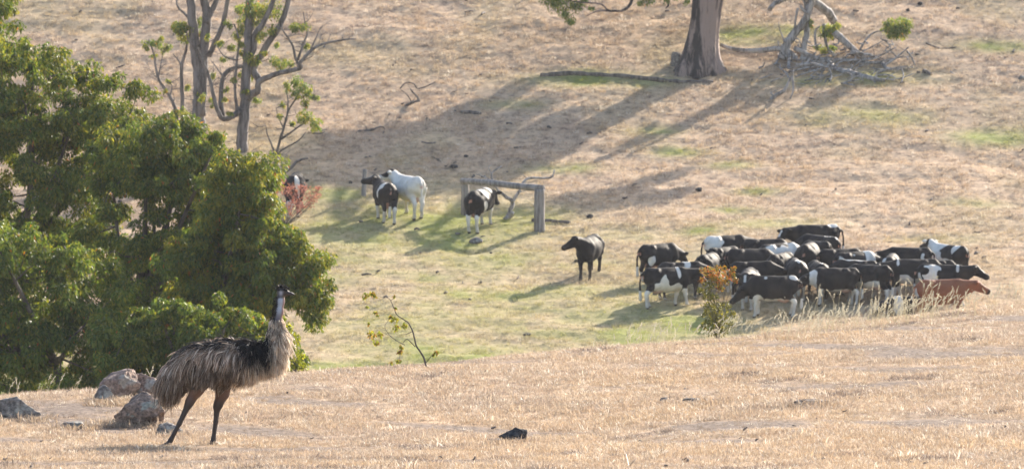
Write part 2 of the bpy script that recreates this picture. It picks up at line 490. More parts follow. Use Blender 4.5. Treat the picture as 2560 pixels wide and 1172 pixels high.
# ================================================================== GRASS
def clump(nb, rad, h0, h1, w, lean, seed):
    r = np.random.default_rng(seed)
    V = []; T = []; tint = []
    for i in range(nb):
        a = r.uniform(0, 6.283); q = rad * math.sqrt(r.uniform(0, 1))
        b = np.array([math.cos(a) * q, math.sin(a) * q, -0.01])
        h = r.uniform(h0, h1); la = a + r.normal(0, 0.9); ln = abs(r.normal(0, lean)) + 0.08
        d1 = np.array([math.cos(la) * ln * h * 0.35, math.sin(la) * ln * h * 0.35, h * 0.55])
        d2 = np.array([math.cos(la) * ln * h, math.sin(la) * ln * h, h * (1.0 - 0.25 * min(1, ln))])
        sa = r.uniform(0, 6.283); s = np.array([math.cos(sa), math.sin(sa), 0]) * w * r.uniform(0.6, 1.4) * 0.5
        n = len(V)
        V += [b - s, b + s, b + d1 + s * 0.9, b + d1 - s * 0.9, b + d2]
        T += [(n, n + 1, n + 2), (n, n + 2, n + 3), (n + 3, n + 2, n + 4)]
        tint += [r.uniform(0.65, 1.3)] * 5
    return make_mesh('grass_clump', np.array(V), T, None, False, {'tint': np.array(tint)})

def clump_set(name, specs):
    c = bpy.data.collections.new(name)          # kept out of the scene, only instanced
    for i, sp in enumerate(specs):
        me = clump(*sp, seed=100 + i); me.materials.append(MAT['grass'])
        o = bpy.data.objects.new('%s_%02d' % (name, i), me); c.objects.link(o)
    return c

def scatter(name, coll, ncl, P, scale, col, label):
    me = bpy.data.meshes.new(name)
    me.vertices.add(len(P)); me.vertices.foreach_set('co', np.ascontiguousarray(P, np.float32).ravel())
    a = me.attributes.new('sc', 'FLOAT', 'POINT'); a.data.foreach_set('value', scale.astype(np.float32))
    a = me.attributes.new('idx', 'INT', 'POINT'); a.data.foreach_set('value', rng.integers(0, ncl, len(P)).astype(np.int32))
    rot = np.stack([rng.normal(0, 0.12, len(P)), rng.normal(0, 0.12, len(P)), rng.uniform(0, 6.283, len(P))], 1).astype(np.float32)
    a = me.attributes.new('rot', 'FLOAT_VECTOR', 'POINT'); a.data.foreach_set('vector', rot.ravel())
    a = me.attributes.new('col', 'FLOAT_COLOR', 'POINT'); a.data.foreach_set('color', np.concatenate([col, np.ones((len(col), 1))], 1).astype(np.float32).ravel())
    o = link(name, me, MAT['grass'])
    o['kind'] = 'stuff'; o['label'] = label; o['category'] = 'grass'
    ng = bpy.data.node_groups.new(name + '_nodes', 'GeometryNodeTree')
    ng.interface.new_socket('Geometry', in_out='INPUT', socket_type='NodeSocketGeometry')
    ng.interface.new_socket('Geometry', in_out='OUTPUT', socket_type='NodeSocketGeometry')
    gi = ng.nodes.new('NodeGroupInput'); go = ng.nodes.new('NodeGroupOutput')
    ip = ng.nodes.new('GeometryNodeInstanceOnPoints')
    ci = ng.nodes.new('GeometryNodeCollectionInfo')
    ci.inputs['Collection'].default_value = coll
    ci.inputs['Separate Children'].default_value = True; ci.inputs['Reset Children'].default_value = True
    def na(n, t):
        x = ng.nodes.new('GeometryNodeInputNamedAttribute'); x.data_type = t; x.inputs['Name'].default_value = n
        return x.outputs['Attribute']
    er = ng.nodes.new('FunctionNodeEulerToRotation')
    lk = ng.links.new
    lk(gi.outputs[0], ip.inputs['Points']); lk(ci.outputs[0], ip.inputs['Instance'])
    ip.inputs['Pick Instance'].default_value = True
    lk(na('idx', 'INT'), ip.inputs['Instance Index'])
    lk(na('rot', 'FLOAT_VECTOR'), er.inputs[0]); lk(er.outputs[0], ip.inputs['Rotation'])
    lk(na('sc', 'FLOAT'), ip.inputs['Scale'])
    lk(ip.outputs[0], go.inputs[0])
    md = o.modifiers.new('scatter', 'NODES'); md.node_group = ng
    return o

PAL = np.array([(0.50, 0.375, 0.25), (0.56, 0.435, 0.30), (0.46, 0.32, 0.20), (0.62, 0.51, 0.385), (0.42, 0.315, 0.235), (0.50, 0.395, 0.315)])
def dry_colour(X, Y, seed):
    n = len(X)
    t = fbm(X / 1.7, Y / 2.6, seed, 4)
    k = rng.integers(0, len(PAL), n)
    c = PAL[k] * rng.uniform(0.82, 1.13, (n, 1))
    warm = np.array([0.55, 0.395, 0.25]); grey = np.array([0.43, 0.345, 0.285])
    w = np.clip(0.5 + t * 1.1, 0, 1)[:, None]
    return c * 0.55 + 0.45 * (warm * w + grey * (1 - w))

def frustum_points(n, y0, y1, margin):
    Y = rng.uniform(y0, y1, int(n * 1.4)); X = rng.uniform(-1, 1, len(Y)) * (0.09 * y1 + margin)
    k = np.abs(X) < 0.09 * Y + margin
    return X[k][:n], Y[k][:n]

fore_set = clump_set('dry_clump', [(20, 0.11, 0.015, 0.045, 0.0052, 1.7)] * 8 + [(15, 0.07, 0.03, 0.075, 0.005, 1.2)] * 4)
X, Y = frustum_points(150000, 48, 96, 1.6)
bare = fbm(X / 1.5 + 0.35 * Y, Y / 2.2, 71, 4)
keep = rng.uniform(0, 1, len(X)) < 0.22 + 0.9 * sstep(-0.42, 0.02, bare)
X, Y, bare = X[keep], Y[keep], bare[keep]
C = dry_colour(X, Y, 81) * np.array([0.86, 0.865, 0.86])
C = C * (0.60 + 0.42 * sstep(-0.45, 0.0, bare))[:, None]
S = rng.uniform(0.6, 1.25, len(X)) * (0.48 + 0.62 * sstep(-0.4, 0.25, bare))
dk = fbm(X / 0.9 - 0.5 * Y, Y / 1.6, 141, 4)
md = sstep(0.30, 0.52, dk) * (rng.uniform(0, 1, len(X)) < .8)
C = C * (1 - md[:, None]) + md[:, None] * np.array([0.20, 0.155, 0.13]) * rng.uniform(.6, 1.3, (len(X), 1))
hl = rng.uniform(0, 1, len(X)) < 0.05; C[hl] = np.array([0.74, 0.66, 0.54])
tf = rng.uniform(0, 1, len(X)) < 0.015; S[tf] *= 1.7
scatter('foreground_grass', fore_set, 12, np.stack([X, Y, height(X, Y) - 0.005], 1), S, C, 'short dry tan grass covering the foreground rise')

hill_set = clump_set('hill_tuft', [(18, 0.16, 0.05, 0.14, 0.011, 0.9)] * 6 + [(14, 0.10, 0.08, 0.20, 0.010, 0.6)] * 3)
X, Y = frustum_points(80000, 164, 224, 3.0)
d = fbm(X / 1.3, Y / 2.0, 91, 4)
keep = rng.uniform(0, 1, len(X)) < 0.35 + 0.9 * sstep(-0.4, 0.3, d)
X, Y, d = X[keep], Y[keep], d[keep]
gr = green_field(X, Y)
C = dry_colour(X, Y, 95)
gc = np.array([(0.28, 0.31, 0.085)]) * rng.uniform(0.7, 1.3, (len(X), 1)) + rng.uniform(0, 0.08, (len(X), 1)) * np.array([[1, 0.7, 0]])
dk = fbm(X / 1.1 + 5, Y / 0.8, 151, 4); md = sstep(0.30, 0.6, dk) * (rng.uniform(0, 1, len(X)) < .5)
C = C * (1 - md[:, None]) + md[:, None] * np.array([0.23, 0.175, 0.15]) * rng.uniform(.6, 1.3, (len(X), 1))
hl = rng.uniform(0, 1, len(X)) < 0.06; C[hl] = np.array([0.72, 0.62, 0.50])
C = C * (1 - gr[:, None]) + gc * gr[:, None]
S = rng.uniform(0.55, 1.15, len(X)) * (1.0 - 0.35 * gr)
scatter('hillside_grass', hill_set, 9, np.stack([X, Y, height(X, Y) - 0.01], 1), S, C, 'tufts of dry grass and green regrowth across the far hillside')

# tall seeding grass along the crest in front of the herd
def seed_grass(name, spots, label):
    V = []; Q = []; K = []
    def quad(a, b, s0, s1, c):
        n = len(V); V.extend([a - s0, a + s0, b + s1, b - s1]); Q.append((n, n + 1, n + 2, n + 3)); K.extend([c] * 4)
    for px, py, hh in spots:
        p = near(px, py) if py > 0 else None
        yy = p[1] + rng.uniform(-0.6, 1.6)
        p = np.array([p[0], yy, float(height(p[0], yy))])
        lean = np.array([rng.normal(0.19, 0.2), rng.normal(0, 0.15), 0]) * hh
        c = np.array([0.44, 0.40, 0.29]) * rng.uniform(0.75, 1.15)
        w = np.array([0.0015, 0, 0])
        m1 = p + lean * 0.3 + np.array([0, 0, hh * 0.55]); m2 = p + lean * 0.75 + np.array([0, 0, hh * 0.9])
        quad(p - np.array([0, 0, .02]), m1, w, w, c * 0.8); quad(m1, m2, w, w, c * 0.8)
        dirn = np.array([lean[0] * 1.0, lean[1], hh * 0.38]); dirn /= np.linalg.norm(dirn)
        plume = rng.uniform(0.045, 0.10)
        pc = np.array([0.42, 0.40, 0.325]) * rng.uniform(0.85, 1.15)
        for i in range(13):
            t = i / 12; o = m2 + dirn * plume * (t * 1.25 - 0.1) + rng.normal(0, 0.004, 3)
            sp = rng.normal(0, 0.5, 3); dd = dirn + sp * 0.7; dd /= np.linalg.norm(dd)
            ll = 0.022 * (1.15 - 0.6 * t); s = np.cross(dd, [0.1, 1, 0.2]); s = s / (np.linalg.norm(s) + 1e-6) * 0.0042
            quad(o, o + dd * ll, s, s * 0.3, pc)
        for i in range(int(rng.integers(0, 2))):
            a = rng.uniform(0, 6.28); ll = hh * rng.uniform(0.3, 0.6)
            mid = p + np.array([math.cos(a) * ll * .3, math.sin(a) * ll * .3, ll * 0.8]); tip = p + np.array([math.cos(a) * ll * .7, math.sin(a) * ll * .7, ll])
            quad(p, mid, w * 1.4, w * 1.2, c); quad(mid, tip, w * 1.2, w * 0.2, c)
    o = link(name, make_mesh(name, np.array(V), None, Q, False, {'col': np.array(K)}), MAT['seed'])
    o['kind'] = 'stuff'; o['label'] = label; o['category'] = 'grass'
MAT['seed'] = leaf_material('seed_head', 0.4, 0.6, 1.0, 0.25, (1, 0.95, 0.85))
def crest_py(px):
    return np.interp(px, [c[0] for c in CREST], [LEVEL - (c[2] - CAMZ) * F / c[1] for c in CREST])
sp = []
for i in range(290):
    px = float(rng.choice([rng.uniform(1560, 2440), rng.normal(2190, 110), rng.uniform(1480, 2640)], p=[0.45, 0.4, 0.15]))
    sp.append((px, crest_py(px) + rng.uniform(-2, 22), rng.uniform(0.12, 0.34)))
for i in range(26):
    px = rng.uniform(2000, 2340); sp.append((px, crest_py(px) + 5, rng.uniform(0.45, 0.62)))
for i in range(50):
    px = rng.uniform(2250, 2700); sp.append((px, crest_py(px) + 3, rng.uniform(0.2, 0.34)))
for px in (30, 40, 110, 128, 135, 190, 345, 20, 175, 360, 395, 380, 290, 285):
    sp.append((px, crest_py(px) + 8, rng.uniform(0.10, 0.22)))
seed_grass('seeding_grass', sp, 'pale tall grass with feathery seed heads along the crest')

# grass tufts round the foot of the rocks
# ================================================================== ROCKS
def rock_mesh(r, seed, squash=(1, 1, 1), cuts=9, rough=0.10, lean=(0, 0), sub=5):
    import bmesh
    bm = bmesh.new(); bmesh.ops.create_icosphere(bm, subdivisions=sub, radius=1.0)
    me = bpy.data.meshes.new('rock'); bm.to_mesh(me); bm.free()
    n = len(me.vertices); co = np.zeros(n * 3, np.float32); me.vertices.foreach_get('co', co); co = co.reshape(-1, 3).astype(float)
    g = np.random.default_rng(seed)
    for i in range(cuts):
        d = g.normal(size=3); d[2] = abs(d[2]) * 0.6; d /= np.linalg.norm(d); h = g.uniform(0.62, 0.9)
        t = co @ d; k = t > h; co[k] -= np.outer((t[k] - h) * 0.9, d)
    for f, a in ((1.6, rough * 1.3), (4, rough * 0.6), (10, rough * 0.3), (22, rough * 0.14)):
        co *= 1 + a * noise3(co * f + 7, seed)[:, None]
    co *= np.array(r) * np.array(squash)
    co[:, 0] += lean[0] * co[:, 2]; co[:, 1] += lean[1] * co[:, 2]
    me.vertices.foreach_set('co', co.astype(np.float32).ravel())
    me.polygons.foreach_set('use_smooth', np.ones(len(me.polygons), bool)); me.update()
    return me

def rock_material(name, base, dark, lichen, amount, brown=None):
    m, nt, p, N, L = mat_new(name)
    tc = N.new('ShaderNodeTexCoord')
    a = node(nt, 'ShaderNodeTexNoise', i_Scale=7.0, i_Detail=8.0, i_Roughness=0.7); b = node(nt, 'ShaderNodeTexNoise', i_Scale=4.2, i_Detail=5.0, i_Roughness=0.62)
    c = node(nt, 'ShaderNodeTexNoise', i_Scale=28.0, i_Detail=4.0)
    for x in (a, b, c): L.new(tc.outputs['Object'], x.inputs['Vector'])
    r = ramp(nt, [(0.36, dark), (0.6, base)]); L.new(a.outputs[0], r.inputs[0])
    rl = ramp(nt, [(amount, (0, 0, 0)), (amount + 0.05, (1, 1, 1))]); L.new(b.outputs[0], rl.inputs[0])
    mx = node(nt, 'ShaderNodeMix', data_type='RGBA'); L.new(rl.outputs[0], mx.inputs[0]); L.new(r.outputs[0], mx.inputs[6]); mx.inputs[7].default_value = (*lichen, 1)
    r3 = ramp(nt, [(0.35, (0.45, 0.45, 0.45)), (0.6, (1.1, 1.1, 1.1))]); L.new(c.outputs[0], r3.inputs[0])
    mm = node(nt, 'ShaderNodeMix', data_type='RGBA', blend_type='MULTIPLY'); mm.inputs[0].default_value = 0.7
    L.new(mx.outputs[2], mm.inputs[6]); L.new(r3.outputs[0], mm.inputs[7]); L.new(mm.outputs[2], p.inputs['Base Color'])
    bp = node(nt, 'ShaderNodeBump', i_Strength=0.8, i_Distance=0.02); L.new(c.outputs[0], bp.inputs['Height']); L.new(bp.outputs[0], p.inputs['Normal'])
    p.inputs['Roughness'].default_value = 0.9
    return m
MAT['rock_brown'] = rock_material('brown_granite', (0.36, 0.25, 0.19), (0.19, 0.125, 0.10), (0.34, 0.30, 0.26), 0.54)
MAT['rock_lichen'] = rock_material('lichen_granite', (0.33, 0.215, 0.155), (0.12, 0.085, 0.068), (0.30, 0.29, 0.235), 0.55)
MAT['rock_tan'] = rock_material('litter_covered_stone', (0.34, 0.27, 0.21), (0.18, 0.14, 0.11), (0.38, 0.32, 0.26), 0.52)
MAT['rock_grey'] = rock_material('grey_granite', (0.27, 0.235, 0.205), (0.10, 0.085, 0.075), (0.32, 0.30, 0.255), 0.56)
MAT['rock_black'] = rock_material('blackish_stone', (0.055, 0.05, 0.05), (0.012, 0.012, 0.014), (0.10, 0.09, 0.08), 0.62)

def rock(px, py, wpx, hpx, seed, mat, label, depth=0.8, dy=0.0, sink=0.25, lean=(0, 0), rough=0.1, name='rock', cat='rock', nr=None):
    p = near(px, py); p = np.array([p[0], p[1] + dy, 0]); p[0] = (px - 1280) / F * p[1]; p[2] = float(height(p[0], p[1]))
    s = F / p[1]; w = wpx / s / 2; h = hpx / s
    me = rock_mesh((w, w * depth, h * (1 + sink) / 2 * 1.08), seed, rough=rough, lean=lean)
    o = link(name, me, MAT[mat], None, (p[0], p[1], p[2] + h * (1 - sink) / 2))
    return tag(o, label, cat, nr)
rock(300, 1005, 100, 74, 3, 'rock_brown', 'rounded upright reddish brown boulder behind the lichened rock', 0.8, 1.2, lean=(0.32, 0))
rock(366, 1004, 88, 54, 8, 'rock_brown', 'small pale brown boulder between the upright boulder and the emu tail', 0.8, 1.4)
rock(356, 1058, 146, 76, 5, 'rock_lichen', 'large rock patched with grey-green lichen and rusty stain beside the emu', 0.75, 0.0, 0.18, lean=(0.15, 0), rough=0.14)
rock(262, 1008, 52, 36, 21, 'rock_grey', 'dark grey stone at the foot of the upright brown boulder', 0.9, 0.6)
rock(42, 1046, 118, 50, 13, 'rock_grey', 'low grey boulder at the edge of the picture in dry grass', 0.7, 0, 0.3, rough=0.13)
rock(186, 1066, 78, 17, 17, 'rock_grey', 'flat grey stone nearly sunk in grass left of the lichened rock', 0.8, 0, 0.5)
rock(418, 1086, 74, 27, 19, 'rock_grey', 'small grey stone just behind the emu trailing foot', 0.7, 0.1, 0.4)
o = rock(1285, 1103, 70, 32, 23, 'rock_black', 'blackish angular lump lying alone in the foreground grass', 0.7, 0, 0.15, rough=0.16, lean=(0.2, 0))
rock(1240, 1104, 52, 11, 25, 'rock_grey', 'thin grey flake of stone touching the blackish lump', 0.6, 0, 0.3)
rock(1660, 1002, 26, 9, 27, 'rock_grey', 'small dark flat stone left of the long low stone', 0.6, 0, 0.3)
rock(1745, 1003, 104, 9, 29, 'rock_grey', 'long low grey stone lying in the foreground slope', 0.4, 0, 0.3)
rock(2030, 1010, 120, 14, 31, 'rock_tan', 'broad low mound of grey litter-covered stone on the foreground slope', 0.5, 0, 0.45, rough=0.16)

# taller grass grown up round the stones
RP = []
for px, py, wpx in [(298, 1005, 108), (366, 1004, 88), (346, 1058, 156), (262, 1008, 52), (42, 1046, 118), (186, 1066, 78), (418, 1086, 74), (1285, 1103, 80), (1240, 1104, 60), (1745, 1003, 110), (2030, 1010, 130)]:
    for i in range(int(wpx * 0.45)):
        q = near(px + rng.uniform(-.62, .62) * wpx, py + rng.uniform(-3, 9)); RP.append(q)
RP = np.array(RP); RC = dry_colour(RP[:, 0], RP[:, 1], 83) * np.array([0.80, 0.80, 0.80]) * rng.uniform(.7, 1.2, (len(RP), 1))
RP[:, 2] = height(RP[:, 0], RP[:, 1])
scatter('rockside_grass', fore_set, 12, RP, rng.uniform(1.0, 2.1, len(RP)), RC, 'longer dry grass grown up round the foreground stones')

# clods and cow pats scattered on the far slope (each its own thing)
def far_lump(px, py, w, h, seed, mat, label, name='dung_pat', cat='dung', grp=None):
    p = far(px, py); s = F / p[1]
    me = rock_mesh((w / s / 2, w / s / 2 * 0.8, h / s * 0.62), seed, rough=0.16, sub=3)
    return tag(link(name, me, MAT[mat], None, (p[0], p[1], p[2] + h / s * 0.33)), label, cat, grp)
for i, (px, py, w, h, lb) in enumerate([
        (1135, 419, 24, 8, 'dark lump in the tree shadow above the fence beam'), (2748 - 1000, 478, 22, 10, 'dark lump below the second patch of tree shadow'),
        (1475, 544, 18, 9, 'dark lump just right of the thick fence post'), (1200, 709, 12, 7, 'small dark lump on open grass between the beam and the sapling'),
        (1068, 300, 14, 6, 'small dark lump near the curled dead branch'), (876, 458, 10, 7, 'small dark lump beside the lone short post'),
        (2300, 13, 14, 8, 'dark lump high on the slope beyond the fallen limbs'), (2270, 28, 12, 7, 'small dark lump just below another above the leaf ball'),
        (1165, 392, 14, 5, 'thin dark lump in the middle of the tree shadow'), (1320, 838, 24, 6, 'flat dark lump in the grass right of the sapling'),
        (1440, 655, 12, 8, 'small dark lump by the feet of the lone black cow')]):
    far_lump(px, py, w, h, 40 + i, 'rock_black', lb, grp='dark lumps on the slope')
far_lump(1190, 608, 34, 14, 61, 'rock_grey', 'grey stone in the long shadow below the fence beam', 'rock', 'rock')
far_lump(2556, 200, 20, 12, 62, 'rock_grey', 'pale stone at the right edge of the hillside', 'rock', 'rock')
far_lump(1690, 165, 34, 34, 63, 'rock_grey', 'pale grey stone leaning on the left root of the big gum', 'rock', 'rock')

# ================================================================== TREES
LEAFPAL = np.array([(0.064, 0.100, 0.030), (0.078, 0.116, 0.034), (0.100, 0.132, 0.036), (0.053, 0.087, 0.031), (0.132, 0.150, 0.040)])
def leaf_cols(n, yellow=0.12, red=0.02):
    c = LEAFPAL[rng.integers(0, len(LEAFPAL), n)] * rng.uniform(0.75, 1.3, (n, 1))
    c = c * rng.uniform(0.7, 1.3)
    y = float(np.clip(rng.normal(yellow, yellow * 0.9), 0, 0.75)); yellow = y; red = red * 0.35
    u = rng.uniform(0, 1, n)
    c[u < yellow] = np.array([0.19, 0.185, 0.040]) * rng.uniform(0.7, 1.2, ((u < yellow).sum(), 1))
    c[u > 1 - red] = np.array([0.32, 0.13, 0.05]) * rng.uniform(0.7, 1.2, ((u > 1 - red).sum(), 1))
    return c

def clump_leaves(lv, c, r, n, L=0.115, Wd=0.040, yellow=0.12, red=0.02, flat=0.8, droop=0.9):
    """a spray of hanging leaves round c, denser to the outside"""
    d = unit(n); rr = r * rng.uniform(0.25, 1.0, n) ** 0.6
    # irregular clump: lumps in direction space
    k = unit(5); lump = 0.62 + 0.55 * np.max(d @ k.T, axis=1)
    P = np.asarray(c) + d * (rr * lump)[:, None] * np.array([1, 1, flat])
    D = d * 0.6 + unit(n) * 0.55 + np.array([0, 0, -droop])
    lv.add(P, D, unit(n), L * rng.uniform(0.7, 1.3, n), Wd * rng.uniform(0.7, 1.3, n), leaf_cols(n, yellow, red))

def inside(poly, x, y):
    c = False; j = len(poly) - 1
    for i in range(len(poly)):
        xi, yi = poly[i]; xj, yj = poly[j]
        if (yi > y) != (yj > y) and x < (xj - xi) * (y - yi) / (yj - yi) + xi: c = not c
        j = i
    return c

def bushy_tree(name, label, poly, Y, base_px, holes, nclump, leaves, depth, twig='bark_dark', rmin=0.30, rmax=0.68, yellow=0.12, red=0.02, limbs=7, group='green trees behind the rise', forks=None, gap=0.68):
    X0 = (base_px - 1280) / F * Y; base = np.array([X0, Y, float(height(X0, Y))])
    t = thing(name, label, 'tree', base, group)
    xs = [p[0] for p in poly]; ys = [p[1] for p in poly]
    cs = []; tries = 0
    cxm = (min(xs) + max(xs)) / 2
    nclump = int(nclump * 0.7)
    while len(cs) < nclump and tries < 26000:
        tries += 1
        x = rng.uniform(min(xs), max(xs)); y = rng.uniform(min(ys), max(ys))
        if not (inside(poly, x + 26, y) and inside(poly, x - 20, y) and inside(poly, x, y - 24)): continue
        if any((x - hx) ** 2 / hw ** 2 + (y - hy) ** 2 / hh ** 2 < 1 for hx, hy, hw, hh in holes): continue
        d = rng.uniform(-1, 1) * depth * (1 - 0.55 * abs(x - cxm) / (max(xs) - min(xs)) * 2)
        c = at(x, y, Y + d)
        r = rng.uniform(rmin, rmax)
        if any(np.sum((c - q) ** 2) < (gap * (r + qr)) ** 2 for q, qr in cs): continue
        cs.append((c, r))
    lv = Leaves(); tb = Tubes()
    # trunk and limbs
    hgt = max(c[2] for c, r in cs) - base[2]
    top = base + np.array([rng.normal(0, .3), 0, hgt * 0.55])
    if forks is None:
        forks = []
    tr = [base - np.array([0, 0, .3]), base + (top - base) * 0.35 + rng.normal(0, .1, 3), base + (top - base) * 0.7 + rng.normal(0, .15, 3), top]
    tb.add(tr, [0.19, 0.16, 0.12, 0.07], 9, 5)
    nodes = [(base + (top - base) * f, 0.09) for f in (0.25, 0.35, 0.45, 0.55, 0.65, 0.8, 1.0)]
    ends = []
    limbs = int(limbs * 1.6)
    idx = rng.permutation(len(cs))[:limbs * 4]
    for i in idx[:limbs]:
        c, r = cs[i]
        st, sr = min(nodes, key=lambda q: np.linalg.norm(q[0] - c) + 2.0 * max(0, q[0][2] - c[2] + 0.4))
        mid = st * 0.5 + c * 0.5 + np.array([rng.normal(0, .2), rng.normal(0, .2), -0.12 * np.linalg.norm(c - st)])
        P, rr = tb.add([st, mid, c], [sr * 1.1, sr * 0.7, 0.026], 7, 5, 0.1)
        for q, w in zip(P[3:], rr[3:]): ends.append((q, w))
    for c, r in cs:
        if not ends: break
        st, sr = min(ends, key=lambda q: np.sum((q[0] - c) ** 2))
        if np.linalg.norm(st - c) > 0.15:
            mid = (st + c) / 2 + rng.normal(0, 0.08, 3)
            P, rr = tb.add([st, mid, c], [min(sr * 0.6, 0.028), 0.014, 0.006], 5, 3, 0.1)
            if rng.uniform() < 0.5: ends.append((c, 0.02))
    tot = sum(r ** 2 for c, r in cs)
    for c, r in cs:
        n0 = 2.1 * leaves * r ** 2 / tot
        for k in range(7):
            o = unit(1)[0] * r * rng.uniform(0.3, 1.0) * np.array([1.1, 1.0, 0.85]); f = rng.uniform(0.30, 0.66)
            clump_leaves(lv, c + o, r * f, int(n0 * f * f * 0.62) + 4, yellow=yellow, red=red)
    tb.build('trunk', MAT[twig], t, base)
    lv.build('crown', MAT['leaf'], t, base)
    return t

bushy_tree('broadleaf_tree', 'tall bright green tree at the far left with a sunlit top', [(-330, 230), (-200, 100), (-60, 50), (0, 55), (60, 70), (85, 105), (155, 120), (240, 138), (310, 185), (405, 235), (410, 290), (345, 340), (300, 420), (280, 580), (220, 680), (60, 700), (-60, 740), (-330, 760)],
           141, 40, [(70, 500, 26, 42), (250, 385, 14, 26), (170, 560, 16, 24)], 330, 66000, 1.8, limbs=9, yellow=0.18, gap=0.56)
bushy_tree('broadleaf_tree', 'dark leafy tree filling the middle of the thicket behind the emu', [(230, 340), (330, 300), (420, 285), (490, 300), (560, 335), (610, 370), (640, 420), (668, 500), (660, 620), (580, 720), (420, 800), (240, 800), (180, 640), (230, 520)],
           137, 330, [(300, 380, 18, 30), (440, 560, 30, 26), (300, 560, 22, 40), (250, 610, 18, 30), (510, 640, 24, 18), (390, 420, 14, 22)], 150, 38000, 1.6, limbs=8, yellow=0.12, gap=0.6)
bushy_tree('broadleaf_tree', 'spreading yellow-green tree whose right boughs droop beside the emu head', [(560, 400), (610, 375), (640, 400), (672, 470), (690, 560), (740, 575), (790, 610), (828, 690), (832, 770), (800, 815), (760, 770), (700, 760), (640, 800), (560, 830), (440, 820), (430, 650), (520, 520)],
           131, 520, [(600, 560, 20, 24), (640, 690, 26, 16), (700, 640, 18, 14), (560, 700, 20, 16), (750, 812, 50, 22), (690, 800, 40, 26)], 190, 40000, 1.5, limbs=8, yellow=0.26, red=0.035, gap=0.56)
bushy_tree('broadleaf_tree', 'dark shaded tree low at the left edge with a bent trunk', [(-320, 600), (-100, 560), (60, 560), (180, 580), (280, 660), (350, 760), (350, 920), (260, 1000), (-320, 1030)],
           128, 118, [(112, 860, 16, 36), (165, 800, 14, 22)], 170, 34000, 1.3, limbs=7, yellow=0.06, gap=0.6)
bushy_tree('broadleaf_tree', 'low thicket tree directly behind the emu back', [(300, 790), (420, 750), (560, 770), (680, 780), (735, 840), (765, 900), (770, 935), (700, 960), (560, 975), (400, 1000), (250, 1010), (250, 900)],
           125, 470, [(500, 830, 16, 16), (690, 830, 14, 16)], 140, 28000, 1.2, limbs=7, yellow=0.10)
bushy_tree('broadleaf_tree', 'tall tree showing only a corner of foliage at the top left', [(-420, -260), (-100, -330), (0, -240), (44, -60), (52, 20), (44, 60), (10, 85), (-100, 110), (-420, 100)],
           150, -160, [], 90, 24000, 1.6, limbs=7, yellow=0.12, group='green trees behind the rise')

def pads(lv, lst, Y, dens=1.0, yellow=0.32, red=0.04, jd=0.25):
    for px, py, r in lst:
        c = at(px, py, Y + rng.normal(0, jd)); rm = r * 1.15 / F * Y
        n = int(480 * dens * (rm / 0.45) ** 2) + 20
        for k in range(5):
            o = unit(1)[0] * rm * rng.uniform(0.25, 0.85) * np.array([1.15, 1, 0.8]); f = rng.uniform(0.4, 0.75)
            clump_leaves(lv, c + o, rm * f, int(n * f * f * 0.5) + 5, 0.125, 0.036, yellow, red, 0.85, 1.0)
            lv.K[-1] = lv.K[-1] * 1.5

def twigs(tb, n, l0=0.3, l1=0.9, rmax=0.05):
    allp = np.vstack(tb.V)
    ks = rng.integers(0, len(allp), n)
    for k in ks:
        q = allp[k]; d = unit(1)[0]; d[2] = d[2] * .5 + .35; l = rng.uniform(l0, l1)
        m1 = q + d * l * .5 + rng.normal(0, .06, 3); e = q + d * l + rng.normal(0, .12, 3)
        tb.add([q, m1, e], [0.014, 0.010, 0.004], 5, 3, 0.2)
        for j in range(2): tb.add([m1, m1 + unit(1)[0] * l * .25 + d * l * .25], [0.008, 0.003], 4, 1)

def limb(tb, Y, pts, r0, r1, dy=0.0, seg=8, wob=0.08, flute=0.03, jit=0.0):
    n = len(pts); s = Y / F
    P = [at(x, y, Y + dy * i / max(1, n - 1) + (rng.normal(0, jit) if 0 < i else 0)) for i, (x, y) in enumerate(pts)]
    rr = np.linspace(r0, r1, n) * s * 0.9
    return tb.add(P, rr, seg, 5, wob, flute=flute)

# ---- two slender gums on the left slope
def ground_Y(px, py): return far(px, py)[1]
Y1 = ground_Y(497, 338)
b1 = far(497, 338)
t = thing('gum_tree', 'slender gum with twin pale trunks rising left of its neighbour', 'tree', b1, 'gums on the left slope')
tb = Tubes()
limb(tb, Y1, [(497, 345), (497, 281), (497, 230), (494, 170), (484, 85), (477, 0), (470, -120)], 20, 11)
limb(tb, Y1, [(500, 290), (505, 200), (508, 149), (516, 43), (510, 0), (500, -110)], 17, 11, 0.2)
limb(tb, Y1, [(515, 60), (526, 30), (542, 0), (560, -90)], 10, 6, 0.3)
limb(tb, Y1, [(522, 140), (533, 115), (555, 64), (569, 0), (580, -100)], 8, 6, -0.6)
limb(tb, Y1, [(480, 60), (462, 35), (446, 20), (441, 0), (450, -40)], 4, 2, 0.4)
limb(tb, Y1, [(505, 205), (500, 170), (488, 125), (470, 100), (466, 80)], 4, 2, -0.5)
twigs(tb, 40)
tb.build('trunk', MAT['bark_grey'], t, b1)
lv = Leaves()
pads(lv, [(465, 75, 26), (448, 62, 18), (480, 95, 16), (495, 60, 14), (502, 85, 12), (460, 100, 14), (450, 85, 12), (470, -90, 60), (530, -120, 60), (590, -130, 55), (420, -110, 50), (500, -190, 70), (570, -210, 70), (500, 240, 10)], Y1)
lv.build('crown', MAT['pad_leaf'], t, b1)

